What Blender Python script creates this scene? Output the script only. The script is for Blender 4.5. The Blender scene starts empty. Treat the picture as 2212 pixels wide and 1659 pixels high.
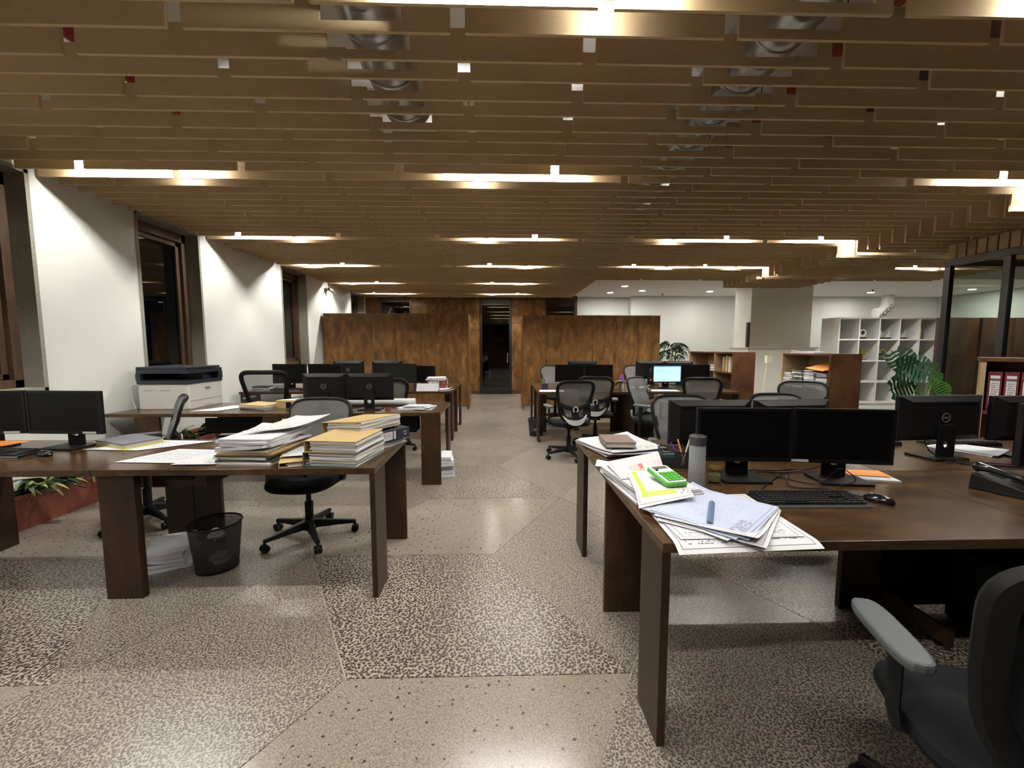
import bpy, math, random
from mathutils import Vector, Matrix
random.seed(7)
S = bpy.context.scene
COL = S.collection
R = math.radians
PI = math.pi
# ------------------------------------------------------------------ camera, world, exposure
cam_data = bpy.data.cameras.new('camera'); cam = bpy.data.objects.new('camera', cam_data); COL.objects.link(cam)
cam_data.sensor_fit = 'HORIZONTAL'; cam_data.sensor_width = 36.0
cam_data.lens = 900.0 / 2212.0 * 36.0
cam_data.clip_start = 0.02; cam_data.clip_end = 100
cam.location = (0, 0, 1.42)
cam.rotation_euler = (R(90) - math.atan(79.5 / 900), 0, -math.atan(24 / 900))
S.camera = cam
W = bpy.data.worlds.new('night'); S.world = W; W.use_nodes = True
W.node_tree.nodes['Background'].inputs['Color'].default_value = (0.55, 0.65, 1.0, 1)
W.node_tree.nodes['Background'].inputs['Strength'].default_value = 0.004
S.view_settings.view_transform = 'Standard'; S.view_settings.look = 'None'
S.view_settings.gamma = 1.0; S.view_settings.use_curve_mapping = False
S.view_settings.exposure = 0.27
TUBE_POWER = 350.0
DOWNLIGHT_POWER = 430.0
S.cycles.max_bounces = 8; S.cycles.diffuse_bounces = 5; S.cycles.glossy_bounces = 3
S.cycles.transmission_bounces = 4; S.cycles.transparent_max_bounces = 12
S.cycles.sample_clamp_indirect = 4.0
S.cycles.caustics_reflective = False; S.cycles.caustics_refractive = False

# ------------------------------------------------------------------ node helpers
def new_mat(name):
    m = bpy.data.materials.new(name); m.use_nodes = True
    nt = m.node_tree; b = nt.nodes['Principled BSDF']
    return m, nt, b
def N(nt, typ, **kw):
    n = nt.nodes.new(typ)
    for k, v in kw.items():
        if k == 'inp':
            for kk, vv in v.items(): n.inputs[kk].default_value = vv
        else: setattr(n, k, v)
    return n
def L(nt, a, b): nt.links.new(a, b)
def c4(c): return (c[0], c[1], c[2], 1.0)
def plain(name, col, rough=0.5, metal=0.0, spec=0.5, coat=0.0, noise=0.0, nscale=20.0, alpha=None):
    m, nt, b = new_mat(name)
    b.inputs['Base Color'].default_value = c4(col); b.inputs['Roughness'].default_value = rough
    b.inputs['Metallic'].default_value = metal; b.inputs['Specular IOR Level'].default_value = spec
    b.inputs['Coat Weight'].default_value = coat
    tc = N(nt, 'ShaderNodeTexCoord')
    nz = N(nt, 'ShaderNodeTexNoise', inp={'Scale': nscale, 'Detail': 3.0}); L(nt, tc.outputs['Object'], nz.inputs['Vector'])
    mr = N(nt, 'ShaderNodeMapRange', inp={'To Min': 1 - max(noise, .02), 'To Max': 1 + max(noise, .02)}); L(nt, nz.outputs['Fac'], mr.inputs['Value'])
    mx = N(nt, 'ShaderNodeMix', data_type='RGBA', blend_type='MULTIPLY', inp={'Factor': 1.0}); mx.inputs[6].default_value = c4(col)
    cv = N(nt, 'ShaderNodeCombineColor'); [L(nt, mr.outputs[0], cv.inputs[i]) for i in range(3)]
    L(nt, cv.outputs[0], mx.inputs[7]); L(nt, mx.outputs[2], b.inputs['Base Color'])
    return m
def ramp(nt, fac, stops, interp='LINEAR'):
    r = N(nt, 'ShaderNodeValToRGB'); r.color_ramp.interpolation = interp
    els = r.color_ramp.elements
    while len(els) < len(stops): els.new(0.5)
    for e, (p, c) in zip(els, stops): e.position = p; e.color = c4(c)
    L(nt, fac, r.inputs['Fac']); return r
def wood(name, dark, mid, light, scale=(1.2, 1.2, 6), rough=0.35, blotch=2.2, coat=0.0, rnd=True, grain=60, dist=.5, spec=.3):
    m, nt, b = new_mat(name)
    tc = N(nt, 'ShaderNodeTexCoord'); mp = N(nt, 'ShaderNodeMapping')
    src = tc.outputs['Object']
    if rnd:
        oi = N(nt, 'ShaderNodeObjectInfo')
        ml = N(nt, 'ShaderNodeMath', operation='MULTIPLY', inp={1: 37.0}); L(nt, oi.outputs['Random'], ml.inputs[0])
        cb = N(nt, 'ShaderNodeCombineXYZ'); L(nt, ml.outputs[0], cb.inputs[0]); L(nt, ml.outputs[0], cb.inputs[2])
        ad = N(nt, 'ShaderNodeVectorMath', operation='ADD'); L(nt, src, ad.inputs[0]); L(nt, cb.outputs[0], ad.inputs[1]); src = ad.outputs[0]
    mp.inputs['Scale'].default_value = scale; L(nt, src, mp.inputs['Vector'])
    n1 = N(nt, 'ShaderNodeTexNoise', inp={'Scale': blotch, 'Detail': 6.0, 'Roughness': .68, 'Distortion': dist}); L(nt, mp.outputs[0], n1.inputs['Vector'])
    n2 = N(nt, 'ShaderNodeTexNoise', inp={'Scale': grain, 'Detail': 3.0, 'Distortion': .3}); L(nt, mp.outputs[0], n2.inputs['Vector'])
    mx = N(nt, 'ShaderNodeMath', operation='MULTIPLY_ADD', inp={1: .25}); L(nt, n2.outputs['Fac'], mx.inputs[0])
    sb = N(nt, 'ShaderNodeMath', operation='MULTIPLY_ADD', inp={1: .95, 2: -.1}); L(nt, n1.outputs['Fac'], sb.inputs[0]); L(nt, sb.outputs[0], mx.inputs[2])
    r = ramp(nt, mx.outputs[0], [(0.33, dark), (0.52, mid), (0.72, light)])
    L(nt, r.outputs['Color'], b.inputs['Base Color'])
    b.inputs['Roughness'].default_value = rough; b.inputs['Coat Weight'].default_value = coat; b.inputs['Coat Roughness'].default_value = .15
    b.inputs['Specular IOR Level'].default_value = spec
    return m
def emis(name, col, s):
    m, nt, b = new_mat(name); b.inputs['Base Color'].default_value = c4(col)
    b.inputs['Emission Color'].default_value = c4(col); b.inputs['Emission Strength'].default_value = s
    return m
def glass(name, tint=(.9, .95, .93), ior=1.5, rough=0.0, boost=1.0):
    m, nt, b = new_mat(name); nt.nodes.remove(b); out = nt.nodes['Material Output']
    tr = N(nt, 'ShaderNodeBsdfTransparent'); tr.inputs[0].default_value = c4(tint)
    gl = N(nt, 'ShaderNodeBsdfGlossy'); gl.inputs['Roughness'].default_value = rough
    fr = N(nt, 'ShaderNodeFresnel'); gm = N(nt, 'ShaderNodeNewGeometry'); bf = N(nt, 'ShaderNodeMath', operation='MULTIPLY_ADD', inp={1: 1 / ior - ior, 2: ior}); L(nt, gm.outputs['Backfacing'], bf.inputs[0]); L(nt, bf.outputs[0], fr.inputs['IOR']); ml = N(nt, 'ShaderNodeMath', operation='MULTIPLY', use_clamp=True, inp={1: boost}); L(nt, fr.outputs[0], ml.inputs[0])
    mx = N(nt, 'ShaderNodeMixShader'); L(nt, ml.outputs[0], mx.inputs[0]); L(nt, tr.outputs[0], mx.inputs[1]); L(nt, gl.outputs[0], mx.inputs[2])
    L(nt, mx.outputs[0], out.inputs['Surface']); return m
def mesh_fabric(name, col, see):
    m, nt, b = new_mat(name); out = nt.nodes['Material Output']
    b.inputs['Base Color'].default_value = c4(col); b.inputs['Roughness'].default_value = .7
    tc = N(nt, 'ShaderNodeTexCoord'); wv = N(nt, 'ShaderNodeTexWave', bands_direction='Z', inp={'Scale': 90.0, 'Distortion': .4}); L(nt, tc.outputs['Object'], wv.inputs['Vector'])
    mr = N(nt, 'ShaderNodeMapRange', inp={'To Min': see - .1, 'To Max': see + .1}); L(nt, wv.outputs['Fac'], mr.inputs['Value'])
    tr = N(nt, 'ShaderNodeBsdfTransparent'); mx = N(nt, 'ShaderNodeMixShader')
    L(nt, mr.outputs[0], mx.inputs[0]); L(nt, b.outputs[0], mx.inputs[1]); L(nt, tr.outputs[0], mx.inputs[2]); L(nt, mx.outputs[0], out.inputs['Surface'])
    return m
def terrazzo(name, matrix, chip, chip2, scale, thr, keep, big=None, rough=.3, tint=0.0):
    m, nt, b = new_mat(name)
    ge = N(nt, 'ShaderNodeNewGeometry')
    pos = ge.outputs['Position']
    v = N(nt, 'ShaderNodeTexVoronoi', inp={'Scale': scale, 'Randomness': 1.0}); v.voronoi_dimensions = '2D'; L(nt, pos, v.inputs['Vector'])
    sep = N(nt, 'ShaderNodeSeparateColor'); L(nt, v.outputs['Color'], sep.inputs[0])
    # chip radius varies per chip
    th = N(nt, 'ShaderNodeMath', operation='MULTIPLY_ADD', inp={1: .20, 2: thr - .10}); L(nt, sep.outputs[1], th.inputs[0])
    lt = N(nt, 'ShaderNodeMath', operation='LESS_THAN'); L(nt, v.outputs['Distance'], lt.inputs[0]); L(nt, th.outputs[0], lt.inputs[1])
    kp = N(nt, 'ShaderNodeMath', operation='LESS_THAN', inp={1: keep}); L(nt, sep.outputs[0], kp.inputs[0])
    mk = N(nt, 'ShaderNodeMath', operation='MULTIPLY'); L(nt, lt.outputs[0], mk.inputs[0]); L(nt, kp.outputs[0], mk.inputs[1])
    cc = N(nt, 'ShaderNodeMix', data_type='RGBA'); L(nt, sep.outputs[2], cc.inputs[0]); cc.inputs[6].default_value = c4(chip); cc.inputs[7].default_value = c4(chip2)
    # matrix: speckled, with large soft stains
    n1 = N(nt, 'ShaderNodeTexNoise', inp={'Scale': 1.1, 'Detail': 4.0}); L(nt, pos, n1.inputs['Vector'])
    n2 = N(nt, 'ShaderNodeTexNoise', inp={'Scale': 140.0, 'Detail': 2.0}); L(nt, pos, n2.inputs['Vector'])
    r = ramp(nt, n2.outputs['Fac'], [(.35, tuple(x * .62 for x in matrix)), (.6, matrix)])
    c1 = N(nt, 'ShaderNodeMix', data_type='RGBA'); L(nt, mk.outputs[0], c1.inputs[0]); L(nt, r.outputs[0], c1.inputs[6]); L(nt, cc.outputs[2], c1.inputs[7])
    col = c1.outputs[2]
    if big:
        v2 = N(nt, 'ShaderNodeTexVoronoi', inp={'Scale': big, 'Randomness': 1.0}); v2.voronoi_dimensions = '2D'
        nn = N(nt, 'ShaderNodeTexNoise', inp={'Scale': 60.0}); L(nt, pos, nn.inputs['Vector'])
        av = N(nt, 'ShaderNodeMix', data_type='VECTOR', inp={0: .012}); L(nt, pos, av.inputs[4]); L(nt, nn.outputs['Color'], av.inputs[5])
        L(nt, av.outputs[1], v2.inputs['Vector'])
        s2 = N(nt, 'ShaderNodeSeparateColor'); L(nt, v2.outputs['Color'], s2.inputs[0])
        t2 = N(nt, 'ShaderNodeMath', operation='MULTIPLY_ADD', inp={1: .30, 2: -.13}); L(nt, s2.outputs[0], t2.inputs[0])
        l2 = N(nt, 'ShaderNodeMath', operation='LESS_THAN'); L(nt, v2.outputs['Distance'], l2.inputs[0]); L(nt, t2.outputs[0], l2.inputs[1])
        c2 = N(nt, 'ShaderNodeMix', data_type='RGBA'); L(nt, l2.outputs[0], c2.inputs[0]); L(nt, col, c2.inputs[6]); c2.inputs[7].default_value = (.055, .04, .035, 1); col = c2.outputs[2]
    mr = N(nt, 'ShaderNodeMapRange', inp={'From Min': .3, 'From Max': .7, 'To Min': .86, 'To Max': 1.08}); L(nt, n1.outputs['Fac'], mr.inputs['Value'])
    oi = N(nt, 'ShaderNodeObjectInfo'); mo = N(nt, 'ShaderNodeMapRange', inp={'To Min': .9, 'To Max': 1.06}); L(nt, oi.outputs['Random'], mo.inputs['Value'])
    mm = N(nt, 'ShaderNodeMath', operation='MULTIPLY'); L(nt, mr.outputs[0], mm.inputs[0]); L(nt, mo.outputs[0], mm.inputs[1])
    cv = N(nt, 'ShaderNodeCombineColor'); [L(nt, mm.outputs[0], cv.inputs[i]) for i in range(3)]
    mu = N(nt, 'ShaderNodeMix', data_type='RGBA', blend_type='MULTIPLY', inp={'Factor': 1.0}); L(nt, col, mu.inputs[6]); L(nt, cv.outputs[0], mu.inputs[7])
    L(nt, mu.outputs[2], b.inputs['Base Color'])
    b.inputs['Roughness'].default_value = rough; b.inputs['Specular IOR Level'].default_value = .45
    return m
def paper_mat(name, base=(.82, .83, .86), marks=(), text=(), rough=.6):
    """flat print: marks = (u0,v0,u1,v1,colour), text = (u0,v0,u1,v1,rows,density,colour)"""
    m, nt, b = new_mat(name); b.inputs['Roughness'].default_value = rough
    tc = N(nt, 'ShaderNodeTexCoord'); sp = N(nt, 'ShaderNodeSeparateXYZ'); L(nt, tc.outputs['UV'], sp.inputs[0])
    u, v = sp.outputs[0], sp.outputs[1]
    def cmp(op, s, val):
        n = N(nt, 'ShaderNodeMath', operation=op, inp={1: val}); L(nt, s, n.inputs[0]); return n.outputs[0]
    def mul(a, c):
        n = N(nt, 'ShaderNodeMath', operation='MULTIPLY'); L(nt, a, n.inputs[0]); L(nt, c, n.inputs[1]); return n.outputs[0]
    def rect(u0, v0, u1, v1):
        return mul(mul(cmp('GREATER_THAN', u, u0), cmp('LESS_THAN', u, u1)), mul(cmp('GREATER_THAN', v, v0), cmp('LESS_THAN', v, v1)))
    nz = N(nt, 'ShaderNodeTexNoise', inp={'Scale': 3.0}); L(nt, tc.outputs['UV'], nz.inputs['Vector'])
    col = ramp(nt, nz.outputs['Fac'], [(.3, tuple(x * .93 for x in base)), (.7, base)]).outputs[0]
    def put(mask, c):
        nonlocal col
        n = N(nt, 'ShaderNodeMix', data_type='RGBA'); L(nt, mask, n.inputs[0]); L(nt, col, n.inputs[6]); n.inputs[7].default_value = c4(c); col = n.outputs[2]
    for (a, b_, c, d, cl) in marks: put(rect(a, b_, c, d), cl)
    for (a, b_, c, d, rows, den, cl) in text:
        k = N(nt, 'ShaderNodeMath', operation='MULTIPLY', inp={1: rows}); L(nt, v, k.inputs[0])
        fr = N(nt, 'ShaderNodeMath', operation='FRACT'); L(nt, k.outputs[0], fr.inputs[0])
        fl = N(nt, 'ShaderNodeMath', operation='FLOOR'); L(nt, k.outputs[0], fl.inputs[0])
        cb = N(nt, 'ShaderNodeCombineXYZ'); ku = N(nt, 'ShaderNodeMath', operation='MULTIPLY', inp={1: rows * 1.1}); L(nt, u, ku.inputs[0]); L(nt, ku.outputs[0], cb.inputs[0])
        kv = N(nt, 'ShaderNodeMath', operation='MULTIPLY', inp={1: 7.7}); L(nt, fl.outputs[0], kv.inputs[0]); L(nt, kv.outputs[0], cb.inputs[1])
        t = N(nt, 'ShaderNodeTexNoise', inp={'Scale': 1.0, 'Detail': 2.0}); L(nt, cb.outputs[0], t.inputs['Vector'])
        put(mul(rect(a, b_, c, d), mul(cmp('LESS_THAN', fr.outputs[0], .42), cmp('GREATER_THAN', t.outputs['Fac'], 1 - den))), cl)
    L(nt, col, b.inputs['Base Color']); return m
def frame_marks(i=.035, t=.006, col=(.12, .12, .14)):
    return [(i, i, 1 - i, i + t, col), (i, 1 - i - t, 1 - i, 1 - i, col), (i, i, i + t, 1 - i, col), (1 - i - t, i, 1 - i, 1 - i, col)]

# ------------------------------------------------------------------ materials
M = {}
M['wall'] = plain('white_plaster', (.60, .605, .57), .8, noise=.04, nscale=3)
M['ceil'] = plain('white_ceiling_paint', (.74, .74, .72), .85)
M['concrete'] = plain('rough_concrete', (.23, .22, .18), .9, noise=.35, nscale=60)
M['column'] = plain('pale_concrete', (.74, .73, .65), .7, noise=.10, nscale=6)
M['slat'] = wood('slat_board', (.50, .375, .22), (.56, .425, .25), (.62, .475, .285), (1, 3, 3), .62, 1.2, grain=22)
M['desk'] = wood('stained_desk_veneer', (.026, .0135, .0065), (.056, .029, .0125), (.11, .058, .025), (1.5, 5, 3), .22, 1.6, spec=.3, grain=40)
M['leg'] = wood('stained_leg_veneer', (.016, .008, .004), (.034, .017, .0072), (.068, .034, .014), (2, 2, 1), .42, 1.8, grain=30)
M['cab'] = wood('burl_cabinet_veneer', (.060, .029, .010), (.155, .076, .025), (.29, .15, .053), (2.4, 2.4, 1.0), .4, 2.6, grain=26)
M['cab2'] = wood('shelf_veneer', (.05, .022, .01), (.09, .04, .018), (.14, .065, .03), (1.3, 1.3, 1.0), .45, 2.2, grain=26)
M['ply'] = wood('pale_plywood', (.30, .20, .11), (.40, .28, .16), (.48, .34, .2), (1, 1, 4), .55, 1.5)
M['frame'] = wood('window_frame_wood', (.035, .02, .012), (.06, .036, .022), (.09, .055, .035), (4, 4, 1), .5, 2.0)
M['black'] = plain('black_plastic', (.0045, .0045, .005), .5, spec=.2, noise=.1)
M['blackgloss'] = plain('glossy_black_plastic', (.008, .008, .009), .12)
M['screen'] = plain('dark_screen', (.0025, .0025, .003), .35, spec=.14)
M['screen2'] = plain('dark_green_screen', (.012, .015, .009), .3, spec=.25)
M['bezel'] = plain('monitor_bezel', (.006, .006, .007), .42, spec=.22)
M['logo'] = plain('silver_logo', (.35, .35, .35), .35, .6)
M['fabric'] = plain('black_seat_fabric', (.006, .0065, .008), .95, spec=.2, noise=.25, nscale=300)
M['fabric2'] = plain('charcoal_seat_fabric', (.0045, .006, .0075), .95, spec=.2, noise=.25, nscale=300)
M['mesh'] = mesh_fabric('grey_chair_mesh', (.17, .175, .175), .22)
M['meshd'] = mesh_fabric('dark_chair_mesh', (.03, .03, .032), .45)
M['grey'] = plain('grey_plastic', (.20, .215, .225), .45)
M['armpad'] = plain('soft_grey_pad', (.062, .069, .076), .5, noise=.12, nscale=120)
M['lightgrey'] = plain('pale_grey_plastic', (.55, .55, .53), .45)
M['white'] = plain('white_laminate', (.80, .80, .78), .4)
M['offwhite'] = plain('printer_white', (.60, .59, .55), .45)
M['navy'] = plain('printer_navy', (.016, .020, .032), .4)
M['duct'] = plain('galvanised_steel', (.55, .56, .56), .28, .95, noise=.2, nscale=9)
M['steel'] = plain('brushed_steel', (.5, .5, .5), .35, .9)
M['redpaint'] = plain('red_pipe_paint', (.26, .03, .025), .5)
M['oxide'] = plain('red_oxide_paint', (.05, .015, .012), .6)
M['glass'] = glass('window_glass', (.55, .57, .56), 1.5, boost=2.0)
M['gclear'] = glass('clear_glass', (.93, .96, .94), 1.45)
M['doorglass'] = glass('door_glass', (.10, .105, .105), 1.5, boost=2.2)
M['metalblack'] = plain('black_metal_frame', (.012, .013, .015), .4, .2)
M['terra'] = plain('terracotta', (.22, .062, .035), .75, noise=.2, nscale=12)
M['soil'] = plain('potting_soil', (.03, .022, .015), .95, noise=.4, nscale=80)
M['pot'] = plain('dark_pot', (.05, .05, .05), .6)
M['paper'] = plain('white_paper', (.60, .60, .63), .65, noise=.05, nscale=5)
M['paper2'] = plain('cream_paper', (.58, .55, .47), .65, noise=.06, nscale=5)
M['paper3'] = plain('lilac_paper', (.52, .48, .53), .65, noise=.06, nscale=5)
M['manila'] = plain('manila_card', (.46, .32, .14), .65, noise=.08, nscale=8)
M['buff'] = plain('brown_card', (.36, .24, .12), .65, noise=.1, nscale=8)
M['orange'] = plain('orange_card', (.75, .27, .06), .6, noise=.06, nscale=8)
M['greencard'] = plain('olive_green_card', (.045, .06, .032), .6)
M['greyfile'] = plain('grey_green_file', (.10, .11, .09), .6, noise=.1)
M['binderblue'] = plain('dark_blue_binder', (.018, .022, .034), .5)
M['maroon'] = plain('maroon_binder', (.14, .012, .018), .45)
M['maroon2'] = plain('brick_red_binder', (.17, .035, .03), .5)
M['leaf'] = plain('dark_green_leaf', (.012, .05, .018), .4, noise=.25, nscale=15)
M['leaf2'] = plain('bright_green_leaf', (.07, .22, .03), .45, noise=.2, nscale=15)
M['leafv'] = plain('variegated_leaf', (.17, .20, .09), .5, noise=.45, nscale=25)
M['leafy'] = plain('yellow_green_leaf', (.26, .30, .08), .5, noise=.25, nscale=20)
M['purple'] = plain('purple_flask', (.16, .045, .34), .3)
M['water'] = mesh_fabric('frosted_clear_plastic', (.42, .43, .45), .66)
M['lid'] = plain('charcoal_lid', (.03, .03, .032), .45)
M['herb'] = plain('dried_herbs', (.20, .17, .06), .9, noise=.5, nscale=200)
M['gold'] = plain('gold_metal', (.55, .38, .10), .3, .8)
M['calcgreen'] = plain('lime_green_plastic', (.07, .36, .04), .35)
M['lcd'] = plain('grey_lcd', (.10, .12, .10), .25)
M['brownleather'] = plain('brown_leatherette', (.16, .11, .085), .5, noise=.1)
M['cream'] = plain('cream_metal', (.72, .68, .5), .5)
M['keycap'] = plain('keycap_plastic', (.022, .022, .023), .35)
M['tube'] = emis('tube_glow', (1.0, .98, .915), TUBE_POWER)
M['disc'] = emis('downlight_glow', (1.0, .97, .9), DOWNLIGHT_POWER)
M['lit'] = paper_mat('lit_screen_document', (.42, .80, .93), [(0, .93, 1, 1, (.1, .35, .75)), (0, .90, 1, .93, (.5, .7, .85))], [(.12, .62, .6, .72, 28, .55, (.1, .25, .4)), (.08, .80, .35, .86, 28, .5, (.15, .3, .5))])
_b = M['lit'].node_tree.nodes['Principled BSDF']; _l = _b.inputs['Base Color'].links[0].from_socket
M['lit'].node_tree.links.new(_l, _b.inputs['Emission Color']); _b.inputs['Emission Strength'].default_value = .75
M['terA'] = terrazzo('coarse_dark_terrazzo', (.44, .39, .315), (.034, .026, .023), (.085, .064, .054), 74, .43, 1.1, rough=.28)
M['terC'] = terrazzo('fine_grey_terrazzo', (.38, .335, .275), (.06, .055, .046), (.15, .12, .10), 100, .42, 1.1, rough=.28)
M['terB'] = terrazzo('beige_terrazzo_with_dark_chips', (.31, .275, .225), (.165, .135, .11), (.24, .205, .165), 125, .40, .7, big=22, rough=.2)
M['strip'] = plain('floor_dividing_strip', (.42, .37, .30), .5)
INK = (.10, .10, .12)
M['sheet_text'] = paper_mat('printed_text_sheet', (.60, .60, .64), [], [(.1, .15, .9, .85, 22, .55, (.30, .30, .33))])
M['sheet_plan'] = paper_mat('printed_plan_sheet', (.60, .60, .62), frame_marks() + [(.55, .30, .556, .7, INK), (.55, .30, .9, .307, INK)], [(.08, .06, .5, .14, 40, .5, INK), (.62, .1, .9, .24, 30, .5, INK), (.6, .4, .9, .6, 26, .48, (.4, .4, .45))])
M['sheet_blue'] = paper_mat('blue_tinted_plan', (.45, .49, .63), frame_marks(.04, .006, (.15, .16, .22)) + [(.80, .05, .803, .95, (.4, .42, .5))], [(.25, .2, .75, .8, 34, .5, (.34, .37, .48)), (.82, .1, .95, .4, 30, .55, (.12, .12, .2)), (.1, .5, .3, .75, 26, .5, (.4, .42, .52))])
M['sheet_green'] = paper_mat('plan_with_green_bands', (.60, .60, .60), frame_marks() + [(.10, .12, .20, .88, (.42, .55, .06)), (.2, .12, .75, .22, (.48, .58, .12)), (.24, .3, .72, .84, (.66, .67, .68)), (.62, .5, .74, .64, (.72, .48, .2))], [(.8, .1, .94, .8, 20, .5, INK), (.28, .3, .7, .84, 30, .48, (.4, .42, .44))])
M['sheet_red'] = paper_mat('plan_with_red_blocks', (.60, .55, .56), frame_marks(.05, .008, (.25, .2, .22)) + [(.30, .35, .52, .6, (.45, .42, .42)), (.52, .35, .60, .6, (.62, .12, .08)), (.36, .25, .6, .36, (.68, .36, .26)), (.86, .1, .865, .95, (.3, .25, .3))], [(.2, .65, .5, .72, 30, .5, (.3, .25, .28))])
M['label'] = paper_mat('printed_spine_label', (.70, .66, .68), [(0, .82, 1, .90, (.10, .09, .10))], [(.12, .3, .9, .8, 14, .55, (.14, .10, .12))])
M['photo'] = paper_mat('framed_colour_print', (.30, .12, .32), [(.3, .2, .7, .85, (.6, .3, .15)), (.1, .05, .9, .2, (.1, .25, .5))])

# ------------------------------------------------------------------ mesh builder
class MB:
    def __init__(s): s.v = []; s.f = []; s.uv = {}
    def add(s, vs, fs):
        o = len(s.v); s.v += [tuple(p) for p in vs]; s.f += [tuple(i + o for i in f) for f in fs]; return s
    def box(s, x0, x1, y0, y1, z0, z1, mx=None):
        vs = [Vector((x, y, z)) for z in (z0, z1) for y in (y0, y1) for x in (x0, x1)]
        if mx: vs = [mx @ v for v in vs]
        return s.add(vs, [(0, 2, 3, 1), (4, 5, 7, 6), (0, 1, 5, 4), (2, 6, 7, 3), (0, 4, 6, 2), (1, 3, 7, 5)])
    def rbox(s, x0, x1, y0, y1, z0, z1, r=.01, n=4, mx=None):
        """box with rounded vertical corners"""
        pts = []
        for cx, cy, a0 in ((x1 - r, y1 - r, 0), (x0 + r, y1 - r, 90), (x0 + r, y0 + r, 180), (x1 - r, y0 + r, 270)):
            for i in range(n + 1):
                a = R(a0 + 90 * i / n); pts.append((cx + r * math.cos(a), cy + r * math.sin(a)))
        return s.prism(pts, z0, z1, mx)
    def prism(s, pts, z0, z1, mx=None):
        n = len(pts); vs = [Vector((p[0], p[1], z0)) for p in pts] + [Vector((p[0], p[1], z1)) for p in pts]
        if mx: vs = [mx @ v for v in vs]
        return s.add(vs, [tuple(range(n - 1, -1, -1)), tuple(range(n, 2 * n))] + [(i, (i + 1) % n, n + (i + 1) % n, n + i) for i in range(n)])
    def cyl(s, p0, p1, r0, r1=None, n=16, caps=True):
        r1 = r0 if r1 is None else r1
        p0 = Vector(p0); p1 = Vector(p1); d = (p1 - p0).normalized()
        a = d.orthogonal().normalized(); b = d.cross(a)
        vs = []
        for p, r in ((p0, r0), (p1, r1)):
            for i in range(n):
                t = 2 * PI * i / n; vs.append(p + a * (r * math.cos(t)) + b * (r * math.sin(t)))
        fs = [(i, (i + 1) % n, n + (i + 1) % n, n + i) for i in range(n)]
        if caps: fs += [tuple(range(n - 1, -1, -1)), tuple(range(n, 2 * n))]
        return s.add(vs, fs)
    def tube(s, path, r, n=8, closed=False, flat=None):
        P = [Vector(p) for p in path]; m = len(P); vs = []; up = None
        for i, p in enumerate(P):
            q0 = P[(i - 1) % m] if (closed or i > 0) else P[i]; q1 = P[(i + 1) % m] if (closed or i < m - 1) else P[i]
            d = (q1 - q0); d = d.normalized() if d.length > 1e-9 else Vector((0, 0, 1))
            if up is None: up = d.orthogonal().normalized()
            if flat: up = Vector(flat)
            a = (up - d * up.dot(d)); a = a.normalized() if a.length > 1e-6 else d.orthogonal().normalized(); up = a; b = d.cross(a)
            rr = r[i] if isinstance(r, (list, tuple)) and not isinstance(r[0], tuple) and len(r) == m and m != 2 else r
            ra, rb = (rr if isinstance(rr, tuple) else (rr, rr))
            for k in range(n):
                t = 2 * PI * k / n; vs.append(p + a * (ra * math.cos(t)) + b * (rb * math.sin(t)))
        fs = []
        for i in range(m if closed else m - 1):
            j = (i + 1) % m
            for k in range(n): fs.append((i * n + k, i * n + (k + 1) % n, j * n + (k + 1) % n, j * n + k))
        if not closed: fs += [tuple(range(n - 1, -1, -1)), tuple(range((m - 1) * n, m * n))]
        return s.add(vs, fs)
    def lathe(s, prof, n=24, c=(0, 0, 0), closed=False):
        vs = []
        for r, z in prof:
            for i in range(n):
                t = 2 * PI * i / n; vs.append((c[0] + r * math.cos(t), c[1] + r * math.sin(t), c[2] + z))
        m = len(prof); fs = [(j * n + i, j * n + (i + 1) % n, (j + 1) * n + (i + 1) % n, (j + 1) * n + i) for j in range(m - 1) for i in range(n)]
        if closed: fs += [((m - 1) * n + i, (m - 1) * n + (i + 1) % n, (i + 1) % n, i) for i in range(n)]
        else: fs += [tuple(range(n - 1, -1, -1)), tuple(range((m - 1) * n, m * n))]
        return s.add(vs, fs)
    def grid(s, fn, nu, nv, thick=0.0):
        """fn(u,v) -> Vector; carries UVs; a second skin thick below gives depth"""
        o = len(s.v)
        for k in range(2 if thick else 1):
            for j in range(nv + 1):
                for i in range(nu + 1):
                    p = Vector(fn(i / nu, j / nv)); 
                    if k: p = p - Vector((0, 0, thick))
                    s.uv[len(s.v)] = (i / nu, j / nv); s.v.append(tuple(p))
        w = nu + 1; q = (nu + 1) * (nv + 1)
        for j in range(nv):
            for i in range(nu):
                a = o + j * w + i; s.f.append((a, a + 1, a + w + 1, a + w))
                if thick: s.f.append((a + q, a + q + w, a + q + w + 1, a + q + 1))
        if thick:
            ring = [o + i for i in range(w)] + [o + j * w + nu for j in range(1, nv + 1)] + [o + nv * w + i for i in range(nu - 1, -1, -1)] + [o + j * w for j in range(nv - 1, 0, -1)]
            for i in range(len(ring)):
                a, b = ring[i], ring[(i + 1) % len(ring)]; s.f.append((b, a, a + q, b + q))
        return s
    def mesh(s, name, smooth=False):
        me = bpy.data.meshes.new(name); me.from_pydata(s.v, [], s.f)
        if s.uv:
            ul = me.uv_layers.new(name='UVMap')
            for l in me.loops: ul.data[l.index].uv = s.uv.get(l.vertex_index, (0, 0))
        me.validate(); me.update()
        if smooth:
            for p in me.polygons: p.use_smooth = True
        return me
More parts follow.
